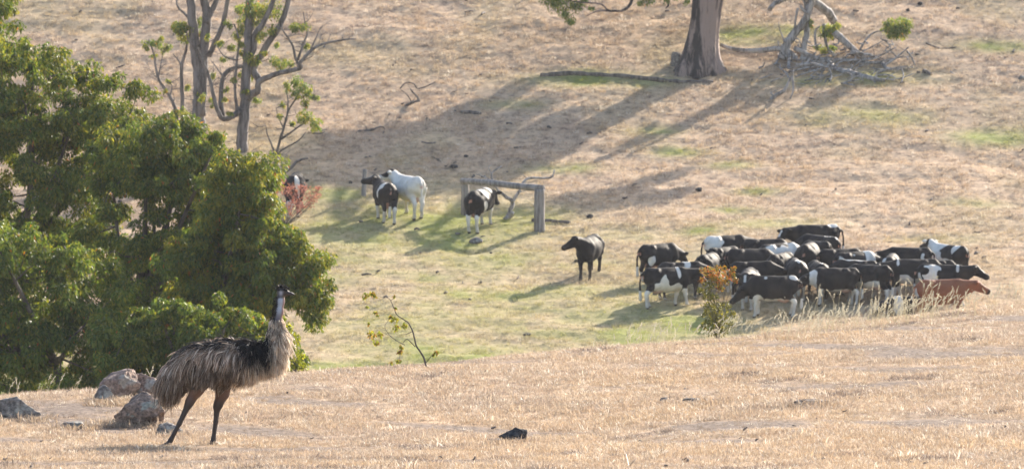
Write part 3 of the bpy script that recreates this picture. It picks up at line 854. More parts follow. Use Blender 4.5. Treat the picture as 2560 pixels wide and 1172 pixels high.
Y2 = ground_Y(606, 378); b2 = far(606, 378)
t = thing('gum_tree', 'gum with a dark crooked low limb sweeping out to the right', 'tree', b2, 'gums on the left slope')
tb = Tubes()
limb(tb, Y2, [(605, 388), (606, 337), (611, 270), (614, 213), (619, 128), (622, 60), (623, 0), (620, -120)], 17, 11)
limb(tb, Y2, [(609, 270), (590, 285), (561, 298), (543, 275), (530, 225), (518, 180), (500, 140), (494, 120)], 9, 3, -0.8)
limb(tb, Y2, [(612, 250), (630, 235), (645, 226), (649, 204), (691, 185), (749, 171), (752, 155), (793, 116), (860, 100), (890, 98)], 12, 1.6, -1.2)
limb(tb, Y2, [(749, 171), (737, 140), (732, 115), (708, 78), (700, 70)], 5, 1.5, 0.2)
limb(tb, Y2, [(744, 150), (760, 105), (768, 85), (763, 62), (758, 30)], 4, 1.2, -0.2)
limb(tb, Y2, [(770, 138), (790, 95), (800, 70)], 2.5, 1, -0.2)
limb(tb, Y2, [(648, 205), (634, 172), (648, 145), (675, 100), (700, 64), (721, 0), (735, -100)], 11, 7, 0.5)
limb(tb, Y2, [(619, 150), (634, 124), (637, 88), (661, 51), (683, 0), (700, -90)], 9, 6, -0.4)
limb(tb, Y2, [(556, 296), (552, 247), (559, 192), (580, 172), (612, 165)], 8, 5, 0.4)
limb(tb, Y2, [(594, 285), (587, 220), (592, 150), (597, 100), (585, 60)], 5, 2, -0.6)
limb(tb, Y2, [(560, 196), (545, 175), (535, 160)], 2.5, 1, 0.2)
limb(tb, Y2, [(590, 150), (560, 140), (540, 112)], 3, 1, -0.2)
twigs(tb, 100)
tb.build('trunk', MAT['bark_grey'], t, b2)
lv = Leaves()
pads(lv, [(627, 145, 20), (640, 150, 12), (700, 165, 22), (718, 160, 14), (752, 68, 22), (735, 72, 12), (640, 25, 34), (665, 15, 28), (680, 40, 22), (612, 55, 26), (600, 80, 18), (678, 75, 16), (763, 118, 9), (590, 90, 15), (575, 120, 12),
          (600, 185, 12), (640, 250, 10), (530, 250, 9), (508, 245, 10), (535, 265, 8), (600, 110, 14), (622, -100, 70), (700, -120, 60), (560, -60, 40), (740, -160, 60), (650, -200, 70), (615, 230, 10), (560, 250, 7), (560, 150, 11), (545, 110, 12), (520, 95, 11), (575, 62, 13), (600, 30, 18), (650, 62, 15), (690, 112, 9), (640, 100, 13), (660, 135, 9), (532, 190, 8), (585, 200, 9), (622, 190, 11), (655, 90, 12), (600, 135, 10), (565, 225, 8), (645, 215, 8), (575, 285, 8)], Y2, 1.0)
lv.build('crown', MAT['pad_leaf'], t, b2)

# ---- slim sapling gum left of them, bent stem
b = far(445, 320); Yb = b[1]
t = thing('gum_tree', 'thin bent young gum with sparse leaf pads left of the twin trunks', 'tree', b, 'gums on the left slope')
tb = Tubes()
limb(tb, Yb, [(445, 325), (437, 269), (420, 235), (397, 200), (388, 160), (386, 141), (371, 98)], 6, 2)
limb(tb, Yb, [(455, 320), (456, 260), (454, 170), (465, 125), (469, 100)], 7, 3, -0.3)
limb(tb, Yb, [(453, 165), (445, 150), (432, 135)], 3, 1.2, 0.1)
limb(tb, Yb, [(395, 195), (402, 160), (408, 130)], 2, 1, 0.1)
limb(tb, Yb, [(425, 240), (430, 215), (418, 205)], 2, 1, 0.1)
twigs(tb, 16)
tb.build('trunk', MAT['bark_grey'], t, b)
lv = Leaves()
pads(lv, [(378, 110, 18), (365, 120, 12), (395, 105, 14), (410, 125, 13), (420, 118, 10), (385, 140, 9), (425, 205, 8), (470, 220, 10), (415, 230, 7), (430, 285, 16), (455, 280, 14), (405, 95, 8)], Yb, 0.9)
lv.build('crown', MAT['pad_leaf'], t, b)

# ---- open young tree to the right of them
b = far(688, 420); Yb = b[1]
t = thing('gum_tree', 'small open-crowned young gum standing above the red dead shrub', 'tree', b, 'gums on the left slope')
tb = Tubes()
limb(tb, Yb, [(686, 425), (688, 400), (697, 360), (712, 310), (722, 275), (740, 245), (752, 220)], 5, 1.4)
limb(tb, Yb, [(690, 390), (678, 360), (668, 335), (665, 315)], 3.5, 1)
limb(tb, Yb, [(692, 392), (705, 375), (745, 352), (765, 330)], 3.5, 1, -0.3)
limb(tb, Yb, [(700, 350), (735, 325), (765, 305), (780, 300)], 3, 1, 0.3)
limb(tb, Yb, [(718, 290), (720, 255), (715, 225)], 3, 1, 0.2)
limb(tb, Yb, [(708, 320), (695, 290), (690, 270)], 2, 0.8, 0.2)
limb(tb, Yb, [(740, 245), (765, 240), (785, 250)], 2, 0.8, -0.2)
twigs(tb, 22)
tb.build('trunk', MAT['bark_dark'], t, b)
lv = Leaves()
pads(lv, [(752, 215, 22), (730, 212, 16), (770, 232, 20), (788, 245, 12), (715, 222, 12), (740, 235, 14), (772, 290, 20), (785, 310, 16), (755, 300, 12), (790, 325, 10), (735, 310, 9), (700, 290, 8), (706, 262, 8), (760, 258, 12)], Yb, 1.0, 0.35)
lv.build('crown', MAT['pad_leaf'], t, b)

# ---- the big old gum
bg = far(1752, 174); YG = bg[1]
t = thing('gum_tree', 'huge old gum trunk with streaked flaring base on the upper slope', 'tree', bg)
tb = Tubes(); s = YG / F
P = [at(1745, 200, YG), at(1747, 170, YG), at(1750, 145, YG), at(1754, 112, YG), at(1759, 80, YG), at(1764, 40, YG), at(1768, 5, YG), at(1775, -50, YG), at(1782, -110, YG + .2)]
ctr_ = np.array(P); rad_ = np.array([62, 53, 46, 41, 38, 36.5, 37, 36, 31]) * s
kk = np.linspace(0, len(P) - 1, 46); ctr_ = np.stack([np.interp(kk, np.arange(len(P)), ctr_[:, i]) for i in range(3)], 1); rad_ = np.interp(kk, np.arange(len(P)), rad_)
nseg = 56; th = np.arange(nseg) / nseg * 2 * math.pi
up_ = ctr_[:, 2] - bg[2]
fl = np.exp(-np.clip(up_, 0, 9) / 0.55)
but = 0.30 * np.maximum(0, np.cos(th * 3 + 0.6)) ** 2 + 0.22 * np.maximum(0, np.cos(th * 5 + 2.1)) ** 2 + 0.10 * np.cos(th * 8 + .4)
rr_ = rad_[:, None] * (1 + fl[:, None] * but[None, :] + 0.045 * np.sin(th * 7 + 0.8 * up_[:, None]) + 0.03 * np.sin(th * 13 - 1.1 * up_[:, None]) + 0.012 * rng.normal(size=(46, nseg)))
VV = ctr_[:, None, :] + np.stack([rr_ * np.cos(th), rr_ * np.sin(th), np.zeros_like(rr_)], -1)
ii = np.arange(45)[:, None] * nseg; jj = np.arange(nseg)[None, :]; j2 = (jj + 1) % nseg
tb.V.append(VV.reshape(-1, 3)); tb.Q.append(np.stack([ii + jj, ii + j2, ii + nseg + j2, ii + nseg + jj], -1).reshape(-1, 4) + tb.n); tb.A.append(np.zeros(46 * nseg)); tb.n += 46 * nseg
tb.add([at(1775, -40, YG), at(1815, -70, YG), at(1870, -150, YG + 0.5), at(1950, -240, YG + .8), at(2050, -330, YG + 1)], np.array([24, 22, 17, 12, 6]) * s, 10, 5, 0.06)
tb.add([at(1765, -20, YG), at(1730, -110, YG - .5), at(1690, -200, YG - 1), at(1600, -300, YG - 1.6)], np.array([26, 20, 14, 6]) * s, 10, 5, 0.06)
# low bough drooping into the picture on the left
tb.add([at(1735, -100, YG - .4), at(1660, -80, YG - 1), at(1590, -40, YG - 1.4), at(1577, 8, YG - 1.6), at(1555, 27, YG - 1.7), at(1500, 27, YG - 1.8), at(1465, 40, YG - 1.9)], np.array([12, 9, 6, 4, 3.4, 2.4, 1]) * s, 7, 6, 0.15)
tb.add([at(1520, 27, YG - 1.8), at(1500, 10, YG - 1.8), at(1440, 5, YG - 1.9), at(1400, -10, YG - 2)], np.array([2.6, 2.2, 1.6, 1]) * s, 6, 4, 0.15)
tb.add([at(1660, -80, YG - 1), at(1666, -20, YG - 1.1), at(1672, 10, YG - 1.2), at(1664, 22, YG - 1.2)], np.array([5, 4, 3, 1]) * s, 6, 4, 0.15)
lv = Leaves()
pads(lv, [(1395, 12, 26), (1415, 40, 20), (1380, -5, 22), (1440, 15, 18), (1405, -30, 30), (1440, -40, 26), (1425, 55, 9), (1460, 8, 10), (1610, 2, 18), (1635, -8, 22), (1600, -25, 24), (1718, 6, 9), (1665, 2, 9), (1500, -40, 26), (1545, -40, 24), (1690, -12, 14), (1480, 22, 8)], YG - 1.9, 0.9, 0.12)
# crown above the picture, placed where its shadow on the slope says it is
lobes = [(1250, 245, .6), (1170, 270, .6), (1290, 290, .8), (1380, 300, .5), (1120, 310, .8), (1220, 325, .8), (1010, 340, .8), (1090, 365, .9), (1330, 345, .8), (900, 368, .9), (820, 385, .8), (960, 390, .9), (1170, 385, .9),
         (1260, 400, .8), (1040, 415, .9), (870, 420, .8), (760, 375, .7), (1130, 430, .8), (950, 440, .8), (1370, 390, .6), (1420, 365, .5), (800, 440, .7), (740, 420, .7), (1060, 455, .6), (1220, 430, .5),
         (1470, 500, .5), (1540, 480, .5), (1600, 462, .5), (1680, 440, .4), (1500, 515, .4), (1640, 500, .5), (1700, 480, .4), (1430, 492, .4), (1570, 505, .5)]
fork = at(1778, -80, YG); hubs = [at(1690, -200, YG - 1), at(1600, -300, YG - 1.6), at(1870, -150, YG + .5), at(1950, -240, YG + .8), at(2050, -330, YG + 1)]
for px, py, r in lobes:
    g0 = far(px, py)
    tt = 8.0
    while tt < 40:
        q = g0 + SUN * tt
        if px_of(q)[1] < -30 - r * 75: break
        tt += 0.5
    q = g0 + SUN * (tt + rng.uniform(0.2, 3.5))
    clump_leaves(lv, q, r * 1.15, int(1150 * (r / .6) ** 2), 0.14, 0.055, 0.1, 0.02, 0.75, 0.9)
    h = min(hubs, key=lambda k: np.linalg.norm(k - q))
    mid = (h + q) / 2 + np.array([rng.normal(0, .2), rng.normal(0, .3), 0.3])
    tb.add([h, mid, q], [0.10, 0.07, 0.02], 6, 4, 0.15)
tb.build('trunk', MAT['bark_big'], t, bg)
lv.build('crown', MAT['leaf'], t, bg)

# ================================================================== DEAD WOOD
def dead(name, label, px, py, strokes, mat='deadwood', cat='branch', group=None, Yoff=0.0, twigs=0):
    b = far(px, py); Yb = b[1] + Yoff
    tb = Tubes(); lens = []
    for pts, r0, r1, dy in strokes:
        P, rr = limb(tb, Yb, pts, r0, r1, dy, 7, 0.12, 0.06, 0.04)
        lens.append((P, rr))
    for i in range(twigs):
        P, rr = lens[rng.integers(0, len(lens))]; k = rng.integers(0, len(P)); q = P[k]
        d = unit(1)[0] * np.array([1, .6, .8]); d[2] = abs(d[2]) * 0.8; l = rng.uniform(0.25, 0.8)
        tb.add([q, q + d * l * 0.5 + rng.normal(0, .05, 3), q + d * l + rng.normal(0, .1, 3)], [rr[k] * 0.4, rr[k] * 0.25, 0.006], 5, 3)
    return tag(tb.build(name, MAT[mat], None, b), label, cat, group)

def on_slope(pts, lift=0.0):
    """pixels to points that lie on the far ground"""
    return [far(x, y) + np.array([0, 0, lift]) for x, y in pts]
def log(name, label, pts, r0, r1, mat='dark_wood', cat='log', group=None, lift=0.3):
    P = on_slope(pts); s = P[0][1] / F
    P = [p + np.array([0, 0, r0 * s * lift]) for p in P]
    tb = Tubes(); tb.add(P, np.linspace(r0, r1, len(P)) * s, 8, 5, 0.15, flute=0.08)
    return tag(tb.build(name, MAT[mat], None, P[0]), label, cat, group)

# big broken limbs right of the gum
b = far(1990, 150); YF = b[1]
t = thing('fallen_limb', 'great pale broken limb fallen beside the gum with leaf balls still on it', 'branch', b)
tb = Tubes()
limb(tb, YF, [(1800, 112), (1830, 122), (1880, 128), (1940, 122), (1968, 128), (1990, 150)], 5, 10, 0.0)
limb(tb, YF, [(1955, 150), (1968, 110), (1985, 85), (2012, 52), (2028, 10), (2034, -60)], 14, 8, 0.3)
limb(tb, YF, [(2005, 165), (2012, 110), (2018, 60), (2016, 10), (1990, -60)], 9, 8, 0.8)
limb(tb, YF, [(1975, -70), (2010, -15), (2045, 12), (2070, 30), (2084, 52)], 13, 12, 1.5)
limb(tb, YF, [(2086, 80), (2108, 102), (2132, 122), (2150, 138), (2168, 148)], 11, 7, 0.0)
limb(tb, YF, [(1924, 24), (1938, 8), (1965, -5), (1985, -40)], 7, 5, 0.8)
limb(tb, YF, [(1996, 20), (1990, 45), (1986, 75), (1980, 95)], 4, 2.4, 0.1)
limb(tb, YF, [(1966, 112), (1958, 95), (1950, 75), (1946, 55)], 3, 1, 0.1)
limb(tb, YF, [(2000, 15), (2012, 30), (2022, 35)], 5, 3, 0.0)
limb(tb, YF, [(2150, 125), (2165, 100), (2185, 82), (2212, 76)], 3.4, 1.6, 0.2)
limb(tb, YF, [(2155, 130), (2190, 112), (2210, 100)], 2.4, 1.2, 0.2)
limb(tb, YF, [(2040, 118), (2038, 80), (2050, 65)], 4, 2, 0.3)
limb(tb, YF, [(1985, 120), (2040, 145), (2070, 150)], 7, 5, -0.2)
limb(tb, YF, [(1975, 130), (1972, 170), (1978, 205)], 5, 4, -1.6)
limb(tb, YF, [(2060, 60), (2062, 90), (2070, 120), (2090, 140)], 5, 4, 0.2)
for i in range(60):
    q = at(rng.uniform(1940, 2230), rng.uniform(95, 160), YF + rng.uniform(-.5, .8)); q[2] = max(q[2], float(height(q[0], q[1])) + .05); d = unit(1)[0] * np.array([1, .5, .7]); l = rng.uniform(.3, 1.0)
    near_ = tb.V[0][0]
    allp = np.vstack([v for v in tb.V]); k = allp[np.argmin(((allp - q) ** 2).sum(1))]
    tb.add([k, (k + q) / 2 + rng.normal(0, .06, 3), q, q + d * l * .5], [0.035, 0.028, 0.02, 0.008], 5, 3, 0.2)
tb.build('wood', MAT['deadwood'], t, b)
lv = Leaves()
pads(lv, [(2242, 72, 24), (2228, 58, 18), (2258, 60, 18), (2250, 88, 20), (2232, 88, 18), (2262, 78, 15), (2222, 75, 12), (2077, 76, 20), (2066, 82, 14), (2088, 70, 14), (2072, 95, 10), (2060, 124, 14), (2084, 124, 10), (2045, 120, 9), (2026, 55, 8), (2028, 66, 6)], YF + 0.1, 1.25, 0.3, 0.02, 0.12)
lv.build('leaf_clusters', MAT['leaf'], t, b)

for args in [
        ('log', 'long grey log lying across the heap below the fallen limb', [(2000, 150), (2090, 152), (2150, 158), (2215, 160)], 6, 4, 'deadwood'),
        ('log', 'thick grey log lying low at the front of the branch heap', [(2095, 178), (2140, 190), (2180, 200), (2212, 205)], 8, 6, 'deadwood'),
        ('log', 'short grey stub standing in the middle of the branch heap', [(2068, 150), (2078, 165), (2090, 180)], 7, 5, 'deadwood'),
        ('log', 'pale thin log end at the right of the branch heap', [(2208, 160), (2215, 172), (2240, 175), (2285, 170)], 5, 2, 'deadwood'),
        ('log', 'dark thin log on the slope right of the branch heap', [(2310, 180), (2320, 186), (2330, 188)], 6, 4, 'dark_wood'),
        ('log', 'long dark log lying in the green grass left of the big gum', [(1352, 192), (1420, 188), (1500, 190), (1560, 194), (1640, 203), (1720, 208), (1782, 206)], 7, 5, 'dark_wood'),
        ('log', 'short dark log in tree shadow below the curled dead branch', [(1152, 284), (1178, 283), (1202, 287)], 6, 4, 'dark_wood'),
        ('log', 'thin dark stick lying in the big tree shadow', [(1054, 358), (1072, 360), (1090, 358)], 3, 2, 'dark_wood'),
        ('log', 'dark log end on the grass right of the thick fence post', [(1330, 553), (1380, 556), (1424, 560)], 6, 5, 'dark_wood'),
        ('log', 'small dark stick on the slope above the beam', [(1080, 393), (1095, 400), (1102, 397)], 2.5, 1.5, 'dark_wood')]:
    log(args[0], args[1], args[2], args[3], args[4], args[5], group='fallen logs')
dead('dead_branch', 'forked grey branch reaching up right of the branch heap', 2215, 168, [([(2210, 165), (2240, 145), (2272, 118)], 4, 2, 0.1), ([(2268, 128), (2280, 145), (2290, 170)], 3.4, 2, 0.0)], group='dead branches', twigs=3)
dead('dead_branch', 'grey forked branch lying below the heap of fallen limbs', 1950, 248, [([(1926, 250), (1945, 236), (1962, 224), (1978, 195)], 6, 4, 0.1), ([(1980, 190), (1984, 222), (1974, 252)], 4, 2, 0), ([(1926, 232), (1935, 240)], 3, 2, 0)], group='dead branches', twigs=5)
dead('dead_branch', 'tangle of thin broken grey sticks in the middle of the heap', 2040, 180, [([(1990, 165), (2030, 160), (2080, 172), (2110, 182)], 5, 3, 0), ([(2010, 175), (2022, 150), (2040, 130)], 4, 2, 0.1), ([(2050, 180), (2075, 160), (2100, 150)], 4, 2, 0.1), ([(2100, 180), (2128, 172), (2130, 160)], 4, 2, 0)], group='dead branches', twigs=26)
dead('dead_branch', 'low tangle of grey sticks at the right end of the heap', 2160, 160, [([(2100, 150), (2150, 150), (2190, 145), (2240, 118)], 4, 1.5, 0), ([(2130, 130), (2180, 140), (2200, 150)], 5, 2, 0.2), ([(2180, 170), (2225, 150), (2260, 140)], 3, 1, 0)], group='dead branches', twigs=18)
dead('dead_branch', 'curled dead branch standing on the slope left of the log', 1030, 266, [([(1005, 268), (1028, 258), (1046, 248), (1030, 228), (1026, 222)], 4, 1.6, 0), ([(1012, 268), (1030, 256), (1050, 252)], 4, 3, -0.1), ([(1000, 222), (1015, 207), (1035, 210), (1045, 222), (1075, 212), (1088, 205)], 2, 1.2, 0.2), ([(1030, 258), (1020, 240), (1002, 224)], 1.6, 1, 0.1)], 'dark_wood', group='dead branches', twigs=4)
dead('dead_branch', 'dark dead branch with an arched tip lying left on the shaded slope', 930, 330, [([(895, 330), (920, 326), (940, 322)], 5, 3, 0), ([(930, 324), (945, 318), (958, 318), (962, 326)], 2.4, 1, 0)], 'dark_wood', group='dead branches', twigs=2)
dead('dead_branch', 'bare angled branch poking up behind the cow at the red shrub', 715, 440, [([(703, 436), (726, 420), (740, 406), (755, 398), (770, 396)], 5, 2.5, 0)], 'dark_wood', group='dead branches')
dead('dead_branch', 'thin leaning branch on the slope near the small open gum', 735, 345, [([(780, 333), (800, 334), (812, 330)], 2.4, 1, 0), ([(800, 334), (806, 326), (818, 324)], 1.5, 1, 0)], 'dark_wood', group='dead branches')
dead('dead_branch', 'dark thin branch lying alone far right on the upper slope', 2350, 120, [([(2315, 108), (2340, 118), (2365, 122), (2390, 118)], 3, 1.5, 0)], 'dark_wood', group='dead branches', twigs=3)
dead('dead_branch', 'twisted pale dead branch growing up behind the fence beam', 1268, 548, [([(1266, 550), (1274, 530), (1281, 505), (1262, 490), (1240, 470), (1230, 445), (1232, 430), (1254, 415)], 7, 1.6, 0.3), ([(1280, 505), (1296, 482), (1312, 452), (1330, 445), (1360, 446), (1380, 442), (1386, 425)], 4.5, 2, 0.4), ([(1228, 450), (1205, 440), (1190, 436)], 2, 1, 0.2), ([(1232, 440), (1222, 420), (1228, 412)], 1.6, 0.8, 0.2), ([(1262, 550), (1275, 540), (1282, 532)], 8, 5, -0.1)], group='dead branches', twigs=5)

# broken sticks strewn through the heap, and small dark litter over the slope: nobody could count it
tb = Tubes()
for i in range(95):
    px = rng.normal(2090, 95); py = rng.uniform(138, 212) if px > 1960 else rng.uniform(160, 215)
    a = far(px, py); l = rng.uniform(0.3, 1.3); an = rng.normal(0.15, 0.9)
    e = a + np.array([math.cos(an) * l, math.sin(an) * l * .7, 0]); e[2] = float(height(e[0], e[1])) + rng.uniform(0, .35)
    a = a + np.array([0, 0, .03]); r_ = rng.uniform(0.012, 0.045)
    tb.add([a, (a + e) / 2 + rng.normal(0, .06, 3), e], [r_, r_ * .8, r_ * .4], 5, 3, 0.2)
o = tb.build('branch_litter', MAT['deadwood'], None, far(2090, 180)); o['kind'] = 'stuff'; o['label'] = 'broken grey sticks strewn round the fallen limbs'; o['category'] = 'sticks'
tb = Tubes()
for i in range(170):
    Yq = rng.uniform(176, 222); Xq = rng.uniform(-.09, .09) * Yq; l = rng.uniform(0.06, 0.22) * (2.2 if rng.uniform() < .12 else 1); an = rng.normal(0, .8)
    a = np.array([Xq, Yq, float(height(Xq, Yq)) + .03]); e = a + np.array([math.cos(an) * l, math.sin(an) * l, 0]); e[2] = float(height(e[0], e[1])) + rng.uniform(.02, .09)
    r_ = rng.uniform(0.014, 0.045); tb.add([a, (a + e) / 2 + rng.normal(0, .02, 3), e], [r_, r_ * 1.1, r_ * .6], 5, 2, 0.2)
for i in range(60):
    Yq = rng.uniform(50, 84); Xq = rng.uniform(-.09, .09) * Yq; l = rng.uniform(0.02, 0.07); an = rng.normal(0, .8)
    a = np.array([Xq, Yq, float(height(Xq, Yq)) + .012]); e = a + np.array([math.cos(an) * l, math.sin(an) * l, 0]); e[2] = float(height(e[0], e[1])) + rng.uniform(.01, .05)
    r_ = rng.uniform(0.004, 0.013); tb.add([a, (a + e) / 2 + rng.normal(0, .006, 3), e], [r_, r_ * 1.1, r_ * .6], 5, 2, 0.2)
o = tb.build('ground_litter', MAT['dark_wood'], None, far(1280, 400)); o['kind'] = 'stuff'; o['label'] = 'small dark sticks and dung scattered over the paddock'; o['category'] = 'litter'

# ================================================================== FENCE REMAINS
def post(px, py, top, w, label, lean=0.0):
    b = far(px, py); s = b[1] / F; h = (py - top) * s; r = w * s / 2
    tb = Tubes(); tb.add([np.array([0, 0, -.25]), np.array([lean * .3, 0, h * .4]), np.array([lean * .7, 0, h * .75]), np.array([lean, 0, h])], [r * 1.08, r, r * .97, r * .93], 12, 3, 0.02, flute=0.04)
    o = tb.build('fence_post', MAT['post'], None, (0, 0, 0)); o.location = [float(v) for v in b]
    return tag(o, label, 'post')
post(1349, 578, 473, 27, 'thick grey timber post carrying the right end of the fallen beam')
post(1163, 536, 455, 20, 'grey post standing under the left end of the beam behind a cow')
post(909, 490, 424, 12, 'short lone weathered post left of the white cow', 0.06)
pl = far(1163, 536); pr = far(1349, 578)
zl = pl[2] + (536 - 455) * pl[1] / F; zr = pr[2] + (578 - 473) * pr[1] / F
tb = Tubes(); L0 = np.array([pl[0] - 0.12, pl[1], zl + 0.02]); L1 = np.array([pr[0] + 0.12, pr[1], zr + 0.02])
tb.add([L0, L0 * .66 + L1 * .34 + [0, 0, .03], L0 * .33 + L1 * .67, L1], [0.105, 0.11, 0.115, 0.125], 11, 5, 0.03, flute=0.05)
tag(tb.build('fence_beam', MAT['post'], None, L0), 'heavy sloping grey beam resting across two old posts', 'beam')

# ================================================================== SHRUBS
def shrub(name, label, base, stems, leafspec, mat_leaf, mat_stem, cat='shrub'):
    t = thing(name, label, cat, base)
    tb = Tubes(); lv = Leaves()
    for P, r0, r1 in stems: tb.add(P, np.linspace(r0, r1, len(P)), 6, 4, 0.15)
    for c, r, n, L, Wd, K, droop in leafspec:
        d = unit(n); P = np.asarray(c) + d * (r * rng.uniform(0.1, 1, n) ** .6)[:, None] * np.array([1, .9, .9])
        k = np.array(K)[rng.integers(0, len(K), n)] * rng.uniform(.7, 1.3, (n, 1))
        lv.add(P, d * .5 + unit(n) * .6 + np.array([0, 0, -droop]), unit(n), L * rng.uniform(.7, 1.3, n), Wd * rng.uniform(.7, 1.3, n), k)
    tb.build('stem', MAT[mat_stem], t, base); lv.build('foliage', MAT[mat_leaf], t, base)
    return t
# red dead shrub in front of the first cow
b = far(712, 566); Yb = b[1]
RED = [(0.42, 0.18, 0.13), (0.48, 0.23, 0.17), (0.36, 0.14, 0.10), (0.50, 0.27, 0.19)]
stems = []; lf = []
for px, py, r in [(735, 475, 22), (755, 485, 20), (718, 480, 16), (775, 490, 18), (790, 478, 12), (760, 510, 16), (735, 505, 16), (700, 465, 14), (690, 475, 12), (720, 520, 12), (775, 515, 10), (745, 530, 9), (800, 470, 7), (705, 505, 8), (725, 535, 8), (685, 490, 12), (782, 500, 14), (765, 470, 14), (795, 490, 9), (745, 515, 14), (690, 510, 9), (710, 452, 8)]:
    c = at(px, py, Yb + rng.normal(0, .3)); stems.append(([b, (b * .4 + c * .6) + np.array([0, 0, -.1]), c], 0.012, 0.004))
    lf.append((c, r * Yb / F * 1.1, int(4.6 * r), 0.10, 0.03, RED, 0.1))
shrub('dead_shrub', 'dead rust-red leaved shrub in front of a black and white cow', b, stems, lf, 'dry_leaf', 'bark_dark')
# orange tipped bush before the herd
b = near(1792, 850); b = np.array([b[0], b[1] + 1.0, 0]); b[0] = (1792 - 1280) / F * b[1]; b[2] = float(height(b[0], b[1])); Yb = b[1]
ORG = [(0.35, 0.19, 0.045), (0.26, 0.20, 0.04), (0.15, 0.16, 0.04), (0.42, 0.15, 0.05)]; OLV = [(0.12, 0.13, 0.035), (0.16, 0.16, 0.04), (0.28, 0.26, 0.05), (0.10, 0.105, 0.03)]
stems = []; lf = []
for px, py, r, pal in [(1775, 680, 17, ORG), (1800, 676, 16, ORG), (1825, 684, 13, ORG), (1790, 695, 18, ORG), (1758, 676, 10, ORG), (1812, 700, 14, ORG), (1775, 712, 17, OLV), (1800, 718, 12, ORG), (1765, 735, 13, OLV), (1785, 742, 13, OLV), (1772, 765, 17, OLV), (1795, 770, 18, OLV), (1815, 765, 14, OLV),
                       (1785, 790, 17, OLV), (1810, 790, 15, OLV), (1830, 785, 11, OLV), (1762, 785, 10, OLV), (1750, 725, 8, OLV), (1838, 700, 8, ORG), (1835, 670, 7, ORG), (1755, 700, 10, ORG), (1800, 810, 14, OLV), (1775, 805, 14, OLV), (1780, 826, 14, OLV), (1806, 828, 14, OLV), (1760, 815, 10, OLV), (1825, 812, 10, OLV)]:
    c = at(px, py, Yb + rng.normal(0, .12)); stems.append(([b, np.array([(b[0] * .6 + c[0] * .4), (b[1] + c[1]) / 2, b[2] * .45 + c[2] * .55]), c], 0.005, 0.0015))
    lf.append((c, r * Yb / F * 1.2, int(6.2 * r), 0.045, 0.021, pal, 0.2))
shrub('wild_bush', 'orange-tipped olive bush growing on the crest before the herd', b, stems, lf, 'bush_leaf', 'bark_dark', 'bush')
# bare leaning sapling on the crest
b = near(1068, 918); Yb = b[1]
stems = []; GRN = [(0.19, 0.22, 0.04), (0.27, 0.27, 0.05), (0.13, 0.16, 0.035), (0.22, 0.13, 0.06)]
def st(pts, r0, r1): stems.append(([at(x, y, Yb + rng.normal(0, .03)) for x, y in pts], r0, r1))
stems.append(([b - np.array([0, 0, .05]), at(1058, 890, Yb), at(1040, 862, Yb), at(1034, 835, Yb), at(1022, 808, Yb), at(1012, 800, Yb), at(992, 786, Yb), at(985, 770, Yb), at(976, 750, Yb), at(965, 742, Yb)], 0.014, 0.003))
st([(1038, 866), (1022, 850), (1015, 848), (1005, 860)], .007, .003); st([(1030, 828), (1015, 835), (998, 836)], .006, .002)
st([(1012, 862), (990, 850), (972, 835), (962, 815), (972, 800)], .006, .002); st([(1066, 905), (1078, 890), (1086, 880)], .005, .002)
st([(976, 752), (990, 740), (985, 745)], .003, .001); st([(965, 780), (945, 772), (930, 785)], .003, .001); st([(962, 745), (940, 738), (915, 738)], .003, .001); st([(972, 838), (945, 825), (925, 830)], .003, .001); st([(1005, 862), (1000, 885), (998, 905)], .004, .002)
lf = [(at(x, y, Yb), r * Yb / F, int(n * 1.6), 0.05, 0.024, GRN, 0.7) for x, y, r, n in [(915, 740, 11, 26), (930, 735, 8, 16), (938, 742, 6, 10), (918, 768, 4, 6), (938, 782, 6, 10), (945, 790, 4, 6), (922, 810, 5, 8), (930, 838, 13, 32), (940, 858, 8, 18), (950, 838, 9, 16), (985, 800, 11, 26), (990, 820, 10, 22), (1010, 815, 8, 16), (1000, 880, 8, 18),
                                                            (997, 905, 7, 16), (978, 908, 5, 8), (1003, 868, 6, 10), (1090, 882, 7, 14), (988, 770, 4, 6), (985, 742, 4, 6), (1083, 888, 4, 8), (976, 794, 6, 10)]]
shrub('sapling', 'leaning near-bare sapling on the crest right of the emu', b, stems, lf, 'leaf', 'bark_dark', 'sapling')
# leafy shoots at the thicket edge below the emu neck
b = near(742, 945); b = np.array([b[0], b[1] + 2.5, 0]); b[0] = (742 - 1280) / F * b[1]; b[2] = float(height(b[0], b[1])); Yb = b[1]
stems = []; lf = []
for px, py, r in [(700, 800, 14), (720, 820, 14), (735, 845, 14), (715, 850, 16), (700, 880, 16), (720, 885, 16), (735, 870, 12), (745, 890, 14), (738, 910, 14), (755, 918, 13), (730, 930, 12), (765, 930, 8), (748, 935, 12), (728, 855, 6)]:
    c = at(px, py, Yb + rng.normal(0, .1)); stems.append(([b, (b + c) / 2, c], 0.008, 0.002)); lf.append((c, r * Yb / F * 1.3, int(4.5 * r), 0.065, 0.026, GRN[:3], 0.3))
shrub('leafy_shoot', 'small bright green leafy shrub below the emu neck at the thicket edge', b, stems, lf, 'leaf', 'bark_dark', 'shrub')

